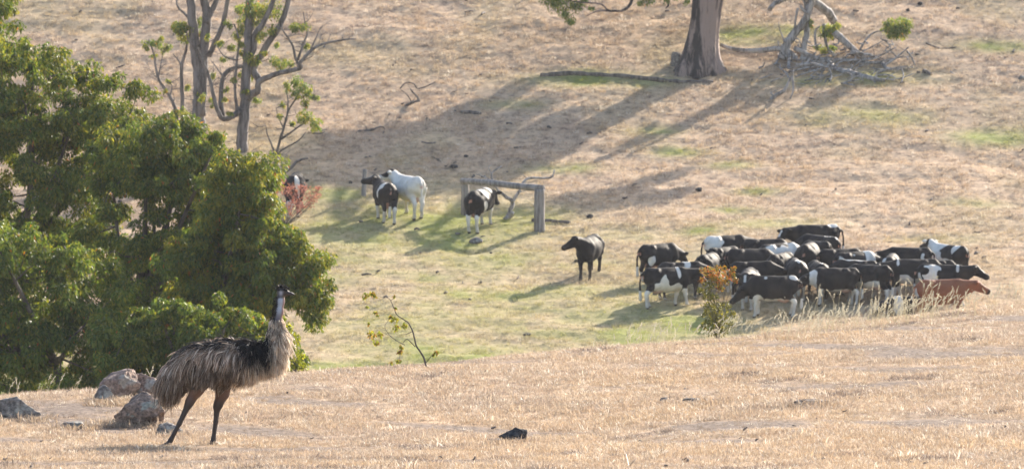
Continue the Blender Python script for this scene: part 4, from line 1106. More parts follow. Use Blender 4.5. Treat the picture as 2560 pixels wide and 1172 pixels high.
# ================================================================== COWS
def coat_material(name, dark, pale):
    m, nt, p, N, L = mat_new(name)
    a = attr_col(nt, 'white'); pk = attr_col(nt, 'pink'); hf = attr_col(nt, 'hoof')
    tc = N.new('ShaderNodeTexCoord')
    n = node(nt, 'ShaderNodeTexNoise', i_Scale=26.0, i_Detail=3.0); L.new(tc.outputs['Object'], n.inputs['Vector'])
    n2 = node(nt, 'ShaderNodeTexNoise', i_Scale=5.0, i_Detail=4.0); L.new(tc.outputs['Object'], n2.inputs['Vector'])
    ad = node(nt, 'ShaderNodeMath', operation='MULTIPLY_ADD'); ad.inputs[1].default_value = 0.12; L.new(n.outputs[0], ad.inputs[0]); L.new(a.outputs['Fac'], ad.inputs[2])
    mr = node(nt, 'ShaderNodeMapRange'); mr.inputs[1].default_value = 0.03; mr.inputs[2].default_value = 0.09; L.new(ad.outputs[0], mr.inputs[0])
    rd = ramp(nt, [(0.35, tuple(c * 0.8 for c in dark)), (0.65, tuple(c * 1.35 for c in dark))]); L.new(n2.outputs[0], rd.inputs[0])
    rw = ramp(nt, [(0.35, tuple(c * 0.82 for c in pale)), (0.65, pale)]); L.new(n2.outputs[0], rw.inputs[0])
    oi = N.new('ShaderNodeObjectInfo'); fade = node(nt, 'ShaderNodeMix', data_type='RGBA'); fr = node(nt, 'ShaderNodeMath', operation='MULTIPLY'); fr.inputs[1].default_value = 0.8
    L.new(oi.outputs['Random'], fr.inputs[0]); L.new(fr.outputs[0], fade.inputs[0]); L.new(rd.outputs[0], fade.inputs[6]); fade.inputs[7].default_value = (dark[0] + 0.024, dark[1] + 0.019, dark[2] + 0.016, 1)
    mx = node(nt, 'ShaderNodeMix', data_type='RGBA'); L.new(mr.outputs[0], mx.inputs[0]); L.new(fade.outputs[2], mx.inputs[6]); L.new(rw.outputs[0], mx.inputs[7])
    m2 = node(nt, 'ShaderNodeMix', data_type='RGBA'); L.new(pk.outputs['Fac'], m2.inputs[0]); L.new(mx.outputs[2], m2.inputs[6]); m2.inputs[7].default_value = (0.50, 0.27, 0.20, 1)
    m3 = node(nt, 'ShaderNodeMix', data_type='RGBA'); L.new(hf.outputs['Fac'], m3.inputs[0]); L.new(m2.outputs[2], m3.inputs[6]); m3.inputs[7].default_value = (0.03, 0.025, 0.022, 1)
    da = attr_col(nt, 'dirt'); m4 = node(nt, 'ShaderNodeMix', data_type='RGBA'); L.new(da.outputs['Fac'], m4.inputs[0]); L.new(m3.outputs[2], m4.inputs[6])
    dm = node(nt, 'ShaderNodeMix', data_type='RGBA'); dm.inputs[0].default_value = 0.55; L.new(m3.outputs[2], dm.inputs[6]); dm.inputs[7].default_value = (0.13, 0.095, 0.065, 1); L.new(dm.outputs[2], m4.inputs[7])
    L.new(m4.outputs[2], p.inputs['Base Color'])
    p.inputs['Roughness'].default_value = 0.62
    p.inputs['Specular IOR Level'].default_value = 0.07
    p.inputs['Sheen Weight'].default_value = 0.04
    p.inputs['Sheen Roughness'].default_value = 0.4
    b = node(nt, 'ShaderNodeBump', i_Strength=0.25, i_Distance=0.02); L.new(n.outputs[0], b.inputs['Height']); L.new(b.outputs[0], p.inputs['Normal'])
    return m
MAT['coat_bw'] = coat_material('black_and_white_coat', (0.0075, 0.007, 0.0085), (0.70, 0.66, 0.60))
MAT['coat_brown'] = coat_material('red_brown_coat', (0.215, 0.072, 0.034), (0.62, 0.45, 0.33))

def cow_mesh(neck=30, yaw=0, head=-35, headyaw=None, stride=None, seed=0, udder=1.0, white=0.0, patches=(), legs_white=0.45, belly=0.0, lying=False, tail=0.0, fat=1.0, blaze=True):
    g = np.random.default_rng(seed + 900)
    if stride is None: stride = g.uniform(-0.6, 0.6)
    dz = -0.62 if lying else 0.0
    s = Sdf((-1.15, -0.75, -0.12 if lying else -0.03), (1.75, 0.75, 1.85), 0.034)
    z = lambda v: v + dz
    s.ell((-0.02, 0, z(0.95)), (0.78, 0.36 * fat, 0.385), 0.0)
    s.ell((0.02, 0, z(0.83)), (0.60, 0.335 * fat, 0.315), 0.08)
    s.ell((0.50, 0, z(0.96)), (0.30, 0.25, 0.38), 0.10)
    s.ell((-0.60, 0, z(1.06)), (0.29, 0.265, 0.30), 0.10)
    s.cone((-0.72, 0, z(1.27)), (0.50, 0, z(1.26)), 0.075, 0.10, 0.12)
    for q in (-1, 1):
        s.cone((-0.40, 0.14 * q, z(1.27)), (-0.45, 0.235 * q, z(1.21)), 0.065, 0.065, 0.11)     # hip bones
        s.cone((-0.80, 0.09 * q, z(1.20)), (-0.84, 0.10 * q, z(1.15)), 0.06, 0.05, 0.07)      # pin bones
        s.cone((0.52, 0.19 * q, z(1.05)), (0.62, 0.20 * q, z(0.82)), 0.11, 0.10, 0.10)        # shoulder
    yw = R(yaw); hy = R(yaw if headyaw is None else headyaw); pn = R(neck); ph = R(head)
    B = np.array([0.55, 0, z(1.08)])
    poll = np.array([0.68, 0, z(1.12)]) + 0.43 * np.array([math.cos(pn) * math.cos(yw), math.cos(pn) * math.sin(yw), math.sin(pn)])
    s.cone(B, poll, 0.27, 0.155, 0.10)
    s.cone(B + np.array([0.08, 0, -0.20]), poll * 0.7 + B * 0.3 + np.array([0, 0, -0.15]), 0.15, 0.09, 0.10)
    hd = np.array([math.cos(ph) * math.cos(hy), math.cos(ph) * math.sin(hy), math.sin(ph)])
    sd = np.array([-math.sin(hy), math.cos(hy), 0.0]); up = np.cross(hd, sd)
    muz = poll + hd * 0.46
    s.cone(poll - up * 0.02, poll + hd * 0.20 - up * 0.03, 0.14, 0.115, 0.06)
    s.cone(poll + hd * 0.16 - up * 0.03, muz - up * 0.035, 0.108, 0.085, 0.05)
    s.ell(muz - up * 0.045, (0.095, 0.095, 0.09), 0.03)
    s.cone(poll + hd * 0.08 - up * 0.13, muz - up * 0.09, 0.085, 0.055, 0.05)
    for q in (-1, 1):
        e0 = poll + sd * q * 0.11 + up * 0.05; e1 = poll + sd * q * 0.36 + up * (0.05) - hd * 0.03
        s.cone(e0, (e0 + e1) / 2, 0.035, 0.072, 0.02); s.cone((e0 + e1) / 2, e1, 0.072, 0.03, 0.01)
    if not lying:
        for q, st in ((-1, stride), (1, -stride)):
            st0 = st + g.normal(0, 0.25); f = 0.16 * st0
            s.chain([(0.50, 0.17 * q, 0.88), (0.52 + f * .5, 0.165 * q, 0.62), (0.53 + f, 0.155 * q, 0.42), (0.53 + f * 1.5, 0.155 * q, 0.14), (0.56 + f * 1.6, 0.155 * q, 0.05)], [0.135, 0.092, 0.064, 0.045, 0.062], 0.05)
            st1 = st + g.normal(0, 0.3); h = -0.15 * st1
            s.chain([(-0.58, 0.17 * q, 1.0), (-0.50 + h * .3, 0.19 * q, 0.76)], [0.20, 0.15], 0.08)
            s.chain([(-0.52 + h * .3, 0.185 * q, 0.78), (-0.76 + h, 0.155 * q, 0.50), (-0.72 + h * 1.3, 0.15 * q, 0.15), (-0.68 + h * 1.4, 0.15 * q, 0.05)], [0.15, 0.068, 0.047, 0.064], 0.05)
        if udder > 0: s.ell((-0.40, 0, 0.63), (0.19 * udder, 0.165 * udder, 0.15 * udder), 0.06)
    else:
        for q in (-1, 1):
            s.chain([(0.5, 0.20 * q, 0.30), (0.75, 0.24 * q, 0.10), (0.45, 0.26 * q, 0.05)], [0.12, 0.075, 0.05], 0.05)
            s.chain([(-0.5, 0.24 * q, 0.33), (-0.18, 0.34 * q, 0.16), (-0.5, 0.38 * q, 0.06)], [0.19, 0.11, 0.055], 0.06)
    tl = [(-0.84, 0, z(1.22)), (-0.96, 0.02 + tail * .2, z(1.12)), (-1.00, 0.04 + tail * .6, max(.1, z(0.85))), (-0.99, 0.04 + tail, max(.06, z(0.60))), (-0.97, 0.05 + tail, max(.05, z(0.32)))]
    s.chain(tl, [0.05, 0.038, 0.032, 0.042, 0.058], 0.03)
    V, Q = s.mesh()
    # coat pattern
    n1 = noise3(V * np.array([1.9, 1.3, 2.1]) + g.uniform(-50, 50, 3), seed) + 0.35 * noise3(V * 5.0 + 3, seed + 1)
    w = n1 * 0.8 + white
    for c, r, v in patches:
        d = np.sqrt((((V - np.array(c)) / np.array(r)) ** 2).sum(1)) + 0.22 * noise3(V * 6, seed + 5)
        k = sstep(1.15, 0.85, d); w = w * (1 - k) + v * k
    zz = V[:, 2] - dz
    if not lying:
        k = sstep(legs_white + 0.06, legs_white - 0.06, V[:, 2] + 0.08 * noise3(V * 7, seed + 2)) * (np.abs(V[:, 1]) > 0.05)
        w = w * (1 - k) + 0.5 * k
    if belly:
        k = sstep(0.86, 0.74, zz + 0.12 * noise3(V * 4, seed + 3)) * (V[:, 2] > 0.4) * (V[:, 0] < 0.45) * (V[:, 0] > -0.6); w = w * (1 - k) + belly * k
    hp = (V - poll) @ hd; hu = (V - poll) @ up; hs = (V - poll) @ sd
    ishead = (hp > -0.12) & (np.linalg.norm(V - poll - np.clip(hp, 0, .5)[:, None] * hd, axis=1) < 0.24)
    w[ishead] = np.minimum(w[ishead], -0.3) if white < 0.5 else w[ishead]
    if blaze: w[ishead & (np.abs(hs) < 0.045) & (hu > 0.0) & (hp > 0.06) & (hp < 0.34)] = 0.6
    tip = (V[:, 0] < -0.88) & (zz < 0.62) & (zz > 0.2); w[tip] = 0.5
    pink = np.zeros(len(V))
    if udder > 0 and not lying: pink = 0.75 * sstep(0.78, 0.66, zz) * sstep(0.20, 0.14, np.abs(V[:, 1])) * (V[:, 0] < -0.2) * (V[:, 0] > -0.62) * (V[:, 2] > 0.46)
    pink = np.maximum(pink, 0.8 * ((V[:, 0] < -0.82) & (np.abs(V[:, 1]) < 0.045) & (zz > 1.0) & (zz < 1.08)))
    hoof = (V[:, 2] < 0.075).astype(float) if not lying else np.zeros(len(V))
    hoof[ishead & (hp > 0.44)] = 0.9
    return V, Q, w, pink, hoof

def cow(label, px, py, heading, size, coat='coat_bw', grp='herd of black and white cattle', pos=None, **kw):
    V, Q, w, pink, hoof = cow_mesh(**kw)
    p = far(px, py) if pos is None else np.array([pos[0], pos[1], float(height(pos[0], pos[1]))])
    # stand on the slope: the feet follow the ground, the body only half
    hx, hy = math.cos(R(heading)), math.sin(R(heading))
    zf = float(height(p[0] + hx * .6 * size, p[1] + hy * .6 * size)); zb = float(height(p[0] - hx * .6 * size, p[1] - hy * .6 * size))
    zl = float(height(p[0] - hy * .18, p[1] + hx * .18)); zr = float(height(p[0] + hy * .18, p[1] - hx * .18))
    k = 1 - 0.55 * sstep(0.15, 0.9, V[:, 2])
    dirt = np.clip(0.55 * sstep(0.75, 0.1, V[:, 2]) + 0.35 * noise3(V * 4, 77), 0, 0.55)
    V = V + noise3(V * 6.5, 55)[:, None] * np.array([[0.006, 0.012, 0.008]])
    V[:, 2] += k * V[:, 0] * (zf - zb) / (1.2 * size) + (1 - sstep(0.15, 0.7, V[:, 2])) * V[:, 1] * (zl - zr) / 0.36
    me = make_mesh('cow', V, None, Q, True, {'white': w, 'pink': pink, 'hoof': hoof, 'dirt': dirt})
    o = link('cow', me, MAT[coat], None, (p[0], p[1], (zf + zb) / 2 - 0.03), R(heading))
    o.scale = (size, size, size)
    return tag(o, label, 'cow', grp)

G0 = 'cattle spread out by the fence beam'
cow('mostly white cow seen from behind beside a darker cow and lone post', 1022, 541, 118, 1.04, grp=G0, seed=4, white=0.85, neck=38, yaw=18, head=-15, headyaw=40, legs_white=1.0, tail=-0.02, blaze=False,
    patches=[((1.15, .2, 1.5), (.26, .3, .3), -0.6), ((-0.7, -.25, 1.05), (.10, .12, .2), -0.5), ((-0.6, .3, .9), (.12, .12, .1), -.4)])
cow('black cow with white hindquarter patch looking left beside the white cow', 962, 548, 104, 0.98, grp=G0, seed=9, white=-0.9, neck=42, yaw=20, head=-8, headyaw=62, stride=0.5, legs_white=0.5,
    patches=[((-0.45, 0.1, 1.25), (.22, .3, .22), 0.6), ((-0.35, 0.25, 1.05), (.12, .2, .3), .5)])
cow('black and white cow with pale udder grazing under the fence beam', 1200, 572, 70, 1.0, grp=G0, seed=14, white=-0.7, neck=-2, yaw=-8, head=-45, stride=0.2, legs_white=0.62, udder=1.15,
    patches=[((-0.1, -0.1, 1.25), (.17, .4, .3), 0.6), ((0.5, 0, 1.3), (.14, .3, .2), .6), ((-0.3, -.3, .8), (.16, .2, .2), .6)])
cow('cow seen from behind half hidden by the red dead shrub', 738, 531, 86, 0.99, grp=G0, seed=17, white=-1.2, neck=-20, head=-60, legs_white=0.3, patches=[((-0.8, -.13, 1.2), (.25, .07, .3), .6), ((-0.75, -.2, 0.9), (.3, .05, .3), .6)])
cow('lone all-black cow standing apart and facing left', 1474, 688, 254, 0.97, grp=None, seed=21, white=-1.5, neck=30, yaw=-38, head=-24, headyaw=-58, legs_white=-0.5, udder=0, fat=1.06, blaze=False, stride=0.2)

HERD = [
    # label, px, feet py, heading, size, kw
    ('black cow with white flank patch at the back left corner of the herd', 1648, 700, 38, .90, dict(seed=31, white=-.75, neck=-12, head=-50, patches=[((-.55, -.25, .8), (.2, .2, .25), .6)])),
    ('black and white cow at the front left of the herd with white legs', 1668, 766, 22, .93, dict(seed=33, white=-.5, neck=4, head=-48, yaw=-10, legs_white=.6, stride=.4, patches=[((-.25, -.3, .85), (.2, .2, .3), .7), ((.33, 0, 1.2), (.07, .5, .3), .6)], belly=.5)),
    ('dark cow with grey-white back partly behind the front left cow', 1708, 742, 10, .88, dict(seed=35, white=-.2, neck=-18, head=-52, legs_white=.1)),
    ('cow with a broad white rump and shoulder at the back of the herd', 1840, 690, 28, .93, dict(seed=37, white=-.5, neck=-8, head=-45, patches=[((-.55, 0, 1.1), (.42, .6, .55), .7)])),
    ('dark cow seen from behind with one white hip patch left in the herd', 1782, 728, 72, .92, dict(seed=39, white=-.85, neck=-10, head=-50, patches=[((-.5, .12, 1.3), (.14, .12, .2), .5)])),
    ('dark backed cow side on below the white-rumped cow', 1876, 712, 16, .91, dict(seed=41, white=-.6, neck=-15, head=-50)),
    ('dark cow with a white belly behind the big black front cow', 1908, 744, 8, .88, dict(seed=43, white=-.8, neck=-10, head=-40, belly=.6, patches=[((-.1, -.25, .8), (.2, .25, .2), .6)])),
    ('cow seen from behind with white tail head in the herd centre', 1984, 738, 96, .93, dict(seed=45, white=-.7, neck=-20, head=-50, legs_white=.6, patches=[((-.5, 0, 1.36), (.5, .1, .1), .7), ((-.6, -.26, 1.0), (.12, .1, .4), .6)])),
    ('large black cow with white legs broadside at the front of the herd', 1930, 789, 172, .95, dict(seed=47, white=-1.2, neck=-14, head=-42, legs_white=.62, udder=1.1, patches=[((-.72, .1, 1.3), (.2, .2, .12), .5), ((.2, .2, 1.33), (.1, .15, .1), .5), ((.45, .2, .6), (.2, .2, .18), .5)])),
    ('cow with a white blazed face looking over the big black front cow', 1872, 768, 262, .90, dict(seed=49, white=-.4, neck=8, head=-38)),
    ('long black cow with white rump top at the very back of the herd', 2040, 664, 188, .95, dict(seed=51, white=-1.1, neck=0, head=-35, headyaw=35, yaw=15, patches=[((-.6, .1, 1.33), (.26, .26, .12), .6)])),
    ('grey-white cow just below the backmost black cow', 2034, 678, 142, .88, dict(seed=53, white=-.25, neck=-10, head=-50, patches=[((-.5, 0, 1.3), (.4, .12, .12), .6)])),
    ('dark cow beside the white-rumped cow at the back of the herd', 1918, 690, 8, .88, dict(seed=55, white=-.8, neck=-16, head=-50)),
    ('pale spotted cow in the back centre of the herd', 1966, 700, 34, .90, dict(seed=57, white=.25, neck=-12, head=-50)),
    ('broad grey-black cow seen from behind in the middle of the herd', 2042, 726, 78, 1.0, dict(seed=59, white=-.9, neck=-10, head=-50, legs_white=.6, fat=1.1)),
    ('black cow with a white face and shoulder turned left in mid herd', 2098, 754, 186, .90, dict(seed=61, white=-.8, neck=-8, head=-40, legs_white=.6, patches=[((.75, 0, .95), (.22, .4, .5), .6)])),
    ('black cow with rounded rump toward the camera in the front row', 2172, 758, 148, .90, dict(seed=63, white=-1.0, neck=-10, head=-50, legs_white=.55, belly=.5, patches=[((.1, .2, .9), (.06, .2, .3), .5)])),
    ('large black cow with white belly and neck ring in the front row', 2268, 750, 178, .96, dict(seed=65, white=-1.0, neck=0, head=-40, belly=.7, legs_white=.5, patches=[((.5, 0, 1.25), (.07, .4, .2), .6), ((-.3, .3, .8), (.2, .2, .2), .6)])),
    ('grey-white cow standing apart at the back right of the herd', 2374, 706, 128, .92, dict(seed=67, white=.05, neck=35, head=-20, patches=[((-.5, 0, 1.2), (.2, .4, .3), .5)])),
    ('white and black patched cow facing right at the right end of the herd', 2348, 752, 352, .93, dict(seed=69, white=-.25, neck=16, head=-28, legs_white=.7, patches=[((-.35, -.25, 1.0), (.42, .4, .45), .65), ((-.62, -.30, 1.12), (.16, .25, .16), -.6), ((-.12, -.34, 1.0), (.1, .2, .22), -.6), ((.5, 0, 1.2), (.08, .4, .3), .6), ((.12, -.3, 1.0), (.22, .25, .4), -.7), ((.9, 0, 1.2), (.35, .5, .4), -.8)])),
    ('dark cow with a pale hip at the back right of the herd', 2246, 714, 168, .90, dict(seed=71, white=-.9, neck=-10, head=-50, patches=[((-.6, .2, 1.0), (.15, .2, .2), .5)])),
    ('spotted cow crowded behind the broad grey-black cow', 2096, 712, 18, .88, dict(seed=73, white=-.1, neck=-15, head=-50)),
    ('white-shouldered cow crowded in the back right of the herd', 2168, 722, 30, .88, dict(seed=75, white=-.15, neck=-10, head=-50, patches=[((.45, 0, 1.1), (.25, .5, .4), .6)])),
    ('cow with a white stripe along its back deep in the herd', 2122, 736, 164, .86, dict(seed=77, white=-.7, neck=-20, head=-50, patches=[((0, 0, 1.35), (.7, .12, .12), .7)])),
    ('dark cow squeezed between the white-rumped cow and the herd centre', 1822, 708, 48, .86, dict(seed=91, white=-.9, neck=-10, head=-50)),
    ('dark cow with its head low in the back centre of the herd', 2000, 690, 120, .86, dict(seed=93, white=-.8, neck=-20, head=-55)),
    ('black cow seen from behind right of the broad grey-black cow', 2072, 738, 100, .88, dict(seed=95, white=-.9, neck=-10, head=-50, patches=[((-.55, 0, 1.36), (.3, .07, .1), .6)])),
    ('dark cow seen from behind between the front row and the back right cow', 2208, 732, 82, .88, dict(seed=97, white=-.85, neck=-15, head=-50, patches=[((-.6, .2, 1.2), (.2, .1, .25), .5)])),
    ('dark spotted cow wedged behind the cow with the white tail head', 1945, 720, 62, .86, dict(seed=99, white=-.5, neck=-10, head=-50)),
    ('dark cow mostly hidden behind the large black front row cow', 2306, 738, 182, .86, dict(seed=79, white=-1.0, neck=-5, head=-40)),
]
BW = 'cattle at the front right of the herd'
ALL = []
for lb, px, py, hd, sz, kw in HERD:
    kw.setdefault('legs_white', rng.uniform(0.05, 0.5)); kw['neck'] = kw['neck'] - (rng.uniform(0, 28) if kw['neck'] < 0 else 0)
    kw['white'] = kw['white'] - (0.16 if kw['white'] < 0 else 0.0); kw['patches'] = [(c, tuple(v * 0.86 for v in r), w_) for c, r, w_ in kw.get('patches', ())]
    ALL.append([lb, px, py, hd, sz * 1.0, kw, 'coat_bw', 'herd of black and white cattle'])
ALL.append(['black and white calf lying down behind the tall seed grass', 2278, 786, 190, .82, dict(seed=83, white=-.45, lying=True, neck=-4, head=-40, udder=0, patches=[((.55, 0, .4), (.2, .5, .4), .6)]), 'coat_bw', BW])
ALL.append(['red-brown cow facing right behind the seed grass', 2358, 798, 4, .94, dict(seed=85, white=-1.5, neck=6, head=-26, legs_white=-.5, blaze=False, udder=.8, fat=1.05), 'coat_brown', BW])
# nobody stands inside anybody: push crowded cattle apart on the ground
PS = np.array([far(a[1], a[2])[:2] for a in ALL]); P0S = PS.copy(); tt9 = np.linspace(-0.72, 0.95, 11)
DS = np.array([[math.cos(R(a[3])), math.sin(R(a[3]))] for a in ALL]); SZ = np.array([a[4] for a in ALL])
for it in range(160):
    for i in range(len(ALL)):
        for j in range(i):
            A = PS[i] + DS[i] * (tt9 * SZ[i])[:, None]; B = PS[j] + DS[j] * (tt9 * SZ[j])[:, None]
            dd = A[:, None] - B[None]; dist = np.sqrt((dd ** 2).sum(-1)); k = np.unravel_index(np.argmin(dist), dist.shape)
            need = 0.60 * (SZ[i] + SZ[j]) / 2
            if dist[k] < need:
                v = dd[k] / (dist[k] + 1e-6) if dist[k] > 1e-3 else np.array([0.3, 1.0])
                v = v + 0.6 * (PS[i] - PS[j]) / (np.linalg.norm(PS[i] - PS[j]) + 1e-6); v /= np.linalg.norm(v)
                st_ep = (need - dist[k]) * 0.25
                PS[i] += v * st_ep * np.array([0.8, 1.0]); PS[j] -= v * st_ep * np.array([0.8, 1.0])
    PS += (P0S - PS) * 0.01
for (lb, px, py, hd, sz, kw, coat, grp), q in zip(ALL, PS):
    cow(lb, px, py, hd, sz, coat, grp=grp, pos=q, **kw)

# ================================================================== EMU
EY = 60.5; ex0 = (520 - 1280) / F * EY
def E(zx, zy, y=0.0): return np.array([(zx - 417) / 612.0, y, (1102 - zy) / 612.0])
def rot_y(a):
    c, s_ = math.cos(a), math.sin(a)
    return np.array([[c, 0, s_], [0, 1, 0], [-s_, 0, c]])
s = Sdf((-0.75, -0.36, -0.06), (1.05, 0.36, 1.78), 0.0105)
s.ell(E(455, 560), (0.36, 0.195, 0.185), 0.0, rot_y(-0.12))
s.ell(E(330, 590), (0.28, 0.19, 0.185), 0.08, rot_y(-0.45))
s.ell(E(210, 680), (0.16, 0.13, 0.13), 0.08, rot_y(-0.6))
s.ell(E(590, 565), (0.25, 0.18, 0.19), 0.08)
s.ell(E(700, 528), (0.18, 0.135, 0.12), 0.06)
s.ell(E(805, 522), (0.11, 0.105, 0.105), 0.06)
s.chain([E(830, 520), E(858, 450), E(868, 380), E(868, 300)], [0.105, 0.085, 0.072, 0.046], 0.03)
s.chain([E(868, 310), E(880, 235), E(888, 170), E(893, 105)], [0.044, 0.040, 0.039, 0.038], 0.04)
s.ell(E(905, 104), (0.052, 0.037, 0.040), 0.03)
s.cone(E(918, 112), E(958, 120), 0.030, 0.018, 0.02)
s.cone(E(955, 118), E(986, 125), 0.018, 0.007, 0.01)
YA, YB = -0.095, 0.095
s.chain([E(400, 660, YA), E(345, 745, YA), E(305, 815, YA), E(290, 845, YA)], [0.11, 0.062, 0.038, 0.036], 0.06)
s.chain([E(290, 845, YA), E(235, 960, YA), E(180, 1065, YA), E(165, 1092, YA)], [0.036, 0.024, 0.024, 0.030], 0.02)
for a, b in (((165, 1092), (108, 1111)), ((168, 1092), (184, 1112)), ((162, 1095), (140, 1112))):
    yy = YA + {108: 0.0, 184: -0.05, 140: 0.05}[b[0]]
    s.chain([E(a[0], a[1], YA), E((a[0] + b[0]) / 2, (a[1] + b[1]) / 2, (YA + yy) / 2), E(b[0], b[1], yy)], [0.026, 0.020, 0.010], 0.015)
s.chain([E(520, 680, YB), E(508, 770, YB), E(482, 838, YB), E(474, 858, YB)], [0.11, 0.062, 0.038, 0.036], 0.06)
s.chain([E(474, 858, YB), E(465, 950, YB), E(450, 1060, YB), E(447, 1085, YB)], [0.036, 0.025, 0.024, 0.029], 0.02)
for b, yy in (((434, 1104), YB - 0.06), ((462, 1106), YB + 0.01), ((500, 1105), YB + 0.05)):
    s.chain([E(447, 1085, YB), E((447 + b[0]) / 2, 1097, (YB + yy) / 2), E(b[0], b[1], yy)], [0.026, 0.02, 0.010], 0.015)
V, Q = s.mesh()
v0, v1, v2, v3 = V[Q[:, 0]], V[Q[:, 1]], V[Q[:, 2]], V[Q[:, 3]]
fn = np.cross(v2 - v0, v3 - v1); fa = np.linalg.norm(fn, axis=1) * 0.5; fn = fn / (2 * fa[:, None] + 1e-12); fc = (v0 + v1 + v2 + v3) / 4
ctr = E(500, 580)
vn = np.zeros_like(V)
for i in range(4): np.add.at(vn, Q[:, i], fn)
vn /= np.linalg.norm(vn, axis=1)[:, None] + 1e-9
ZX = V[:, 0] * 612 + 417; ZY = 1102 - V[:, 2] * 612
col = np.tile(np.array([0.045, 0.035, 0.03]), (len(V), 1))
nz = noise3(V * 30, 3)
leg = (ZY > 740) & (ZX < 640); col[leg] = np.array([0.030, 0.021, 0.018])
k = sstep(860, 760, ZY) * leg; col = col * (1 - k[:, None]) + k[:, None] * np.array([0.12, 0.062, 0.04])
neck = (ZY < 345) & (ZX > 820)
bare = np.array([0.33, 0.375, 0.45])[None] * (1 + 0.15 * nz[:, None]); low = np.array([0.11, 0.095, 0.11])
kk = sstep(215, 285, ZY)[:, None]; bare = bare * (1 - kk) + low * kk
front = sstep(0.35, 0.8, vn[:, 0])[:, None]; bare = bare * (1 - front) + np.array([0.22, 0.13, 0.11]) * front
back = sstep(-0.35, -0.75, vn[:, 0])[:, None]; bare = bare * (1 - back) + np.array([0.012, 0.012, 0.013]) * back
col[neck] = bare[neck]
headm = (ZY < 150) & (ZX > 870)
hc = np.tile(np.array([0.02, 0.018, 0.018]), (len(V), 1))
ear = np.exp(-(((ZX - 893) / 12) ** 2 + ((ZY - 112) / 20) ** 2)); hc = hc * (1 - ear[:, None]) + ear[:, None] * np.array([0.30, 0.32, 0.38])
low2 = sstep(122, 136, ZY) * (ZX > 905); hc = hc * (1 - low2[:, None]) + low2[:, None] * np.array([0.10, 0.07, 0.05])
beak = ZX > 945; hc[beak] = np.array([0.035, 0.032, 0.032])
hk = sstep(165, 135, ZY)[:, None] * headm[:, None]; col = col * (1 - hk) + hc * hk

m, nt, p, N, L = mat_new('emu_skin')
a = attr_col(nt, 'col'); L.new(a.outputs['Color'], p.inputs['Base Color']); p.inputs['Roughness'].default_value = 0.6
tc = N.new('ShaderNodeTexCoord'); vt = node(nt, 'ShaderNodeTexVoronoi', i_Scale=70.0); L.new(tc.outputs['Object'], vt.inputs['Vector'])
bp = node(nt, 'ShaderNodeBump', i_Strength=0.35, i_Distance=0.006); L.new(vt.outputs['Distance'], bp.inputs['Height']); L.new(bp.outputs[0], p.inputs['Normal'])
MAT['emu'] = m
ez = float(height(ex0, EY))
emu = link('emu', make_mesh('emu', V, None, Q, True, {'col': col}), m, None, (ex0, EY, ez - 0.005))
tag(emu, 'tall shaggy brown emu walking right across the dry foreground grass', 'emu')

m, nt, p, N, L = mat_new('emu_feather')
a = attr_col(nt, 'col'); L.new(a.outputs['Color'], p.inputs['Base Color']); p.inputs['Roughness'].default_value = 0.55; p.inputs['Specular IOR Level'].default_value = 0.3
tr = N.new('ShaderNodeBsdfTranslucent'); L.new(a.outputs['Color'], tr.inputs['Color'])
mx = N.new('ShaderNodeMixShader'); mx.inputs[0].default_value = 0.42
L.new(p.outputs[0], mx.inputs[1]); L.new(tr.outputs[0], mx.inputs[2]); L.new(mx.outputs[0], N['Material Output'].inputs['Surface'])
MAT['feather'] = m

class Strands:
    def __init__(s): s.V = []; s.Q = []; s.K = []; s.n = 0
    def add(s, P, w, K0, K1):
        """P: [n, 5, 3] paths, w: [n] width, K0/K1 root and tip colour"""
        n, m_, _ = P.shape
        T = np.gradient(P, axis=1)
        side = np.cross(T, unit(n)[:, None, :]); side /= np.linalg.norm(side, axis=2)[:, :, None] + 1e-9
        prof = np.interp(np.linspace(0, 1, m_), [0, 0.35, 0.75, 1], [0.8, 1, 0.8, 0.12])
        o = side * (w[:, None] * prof[None, :])[:, :, None] * 0.5
        VV = np.stack([P - o, P + o], 2)            # n, m, 2, 3
        s.V.append(VV.reshape(-1, 3))
        i = np.arange(n)[:, None] * (2 * m_) + np.arange(m_ - 1)[None, :] * 2 + s.n
        s.Q.append(np.stack([i, i + 1, i + 3, i + 2], -1).reshape(-1, 4))
        t = np.linspace(0, 1, m_)[None, :, None, None]
        s.K.append(np.broadcast_to(K0[:, None, None, :] * (1 - t) + K1[:, None, None, :] * t, (n, m_, 2, 3)).reshape(-1, 3))
        s.n += 2 * m_ * n
    def build(s, name, mat, parent):
        o = link(name, make_mesh(name, np.vstack(s.V), None, np.vstack(s.Q), True, {'col': np.vstack(s.K)}), mat, parent, (0, 0, 0))
        o['kind'] = 'stuff'
        return o

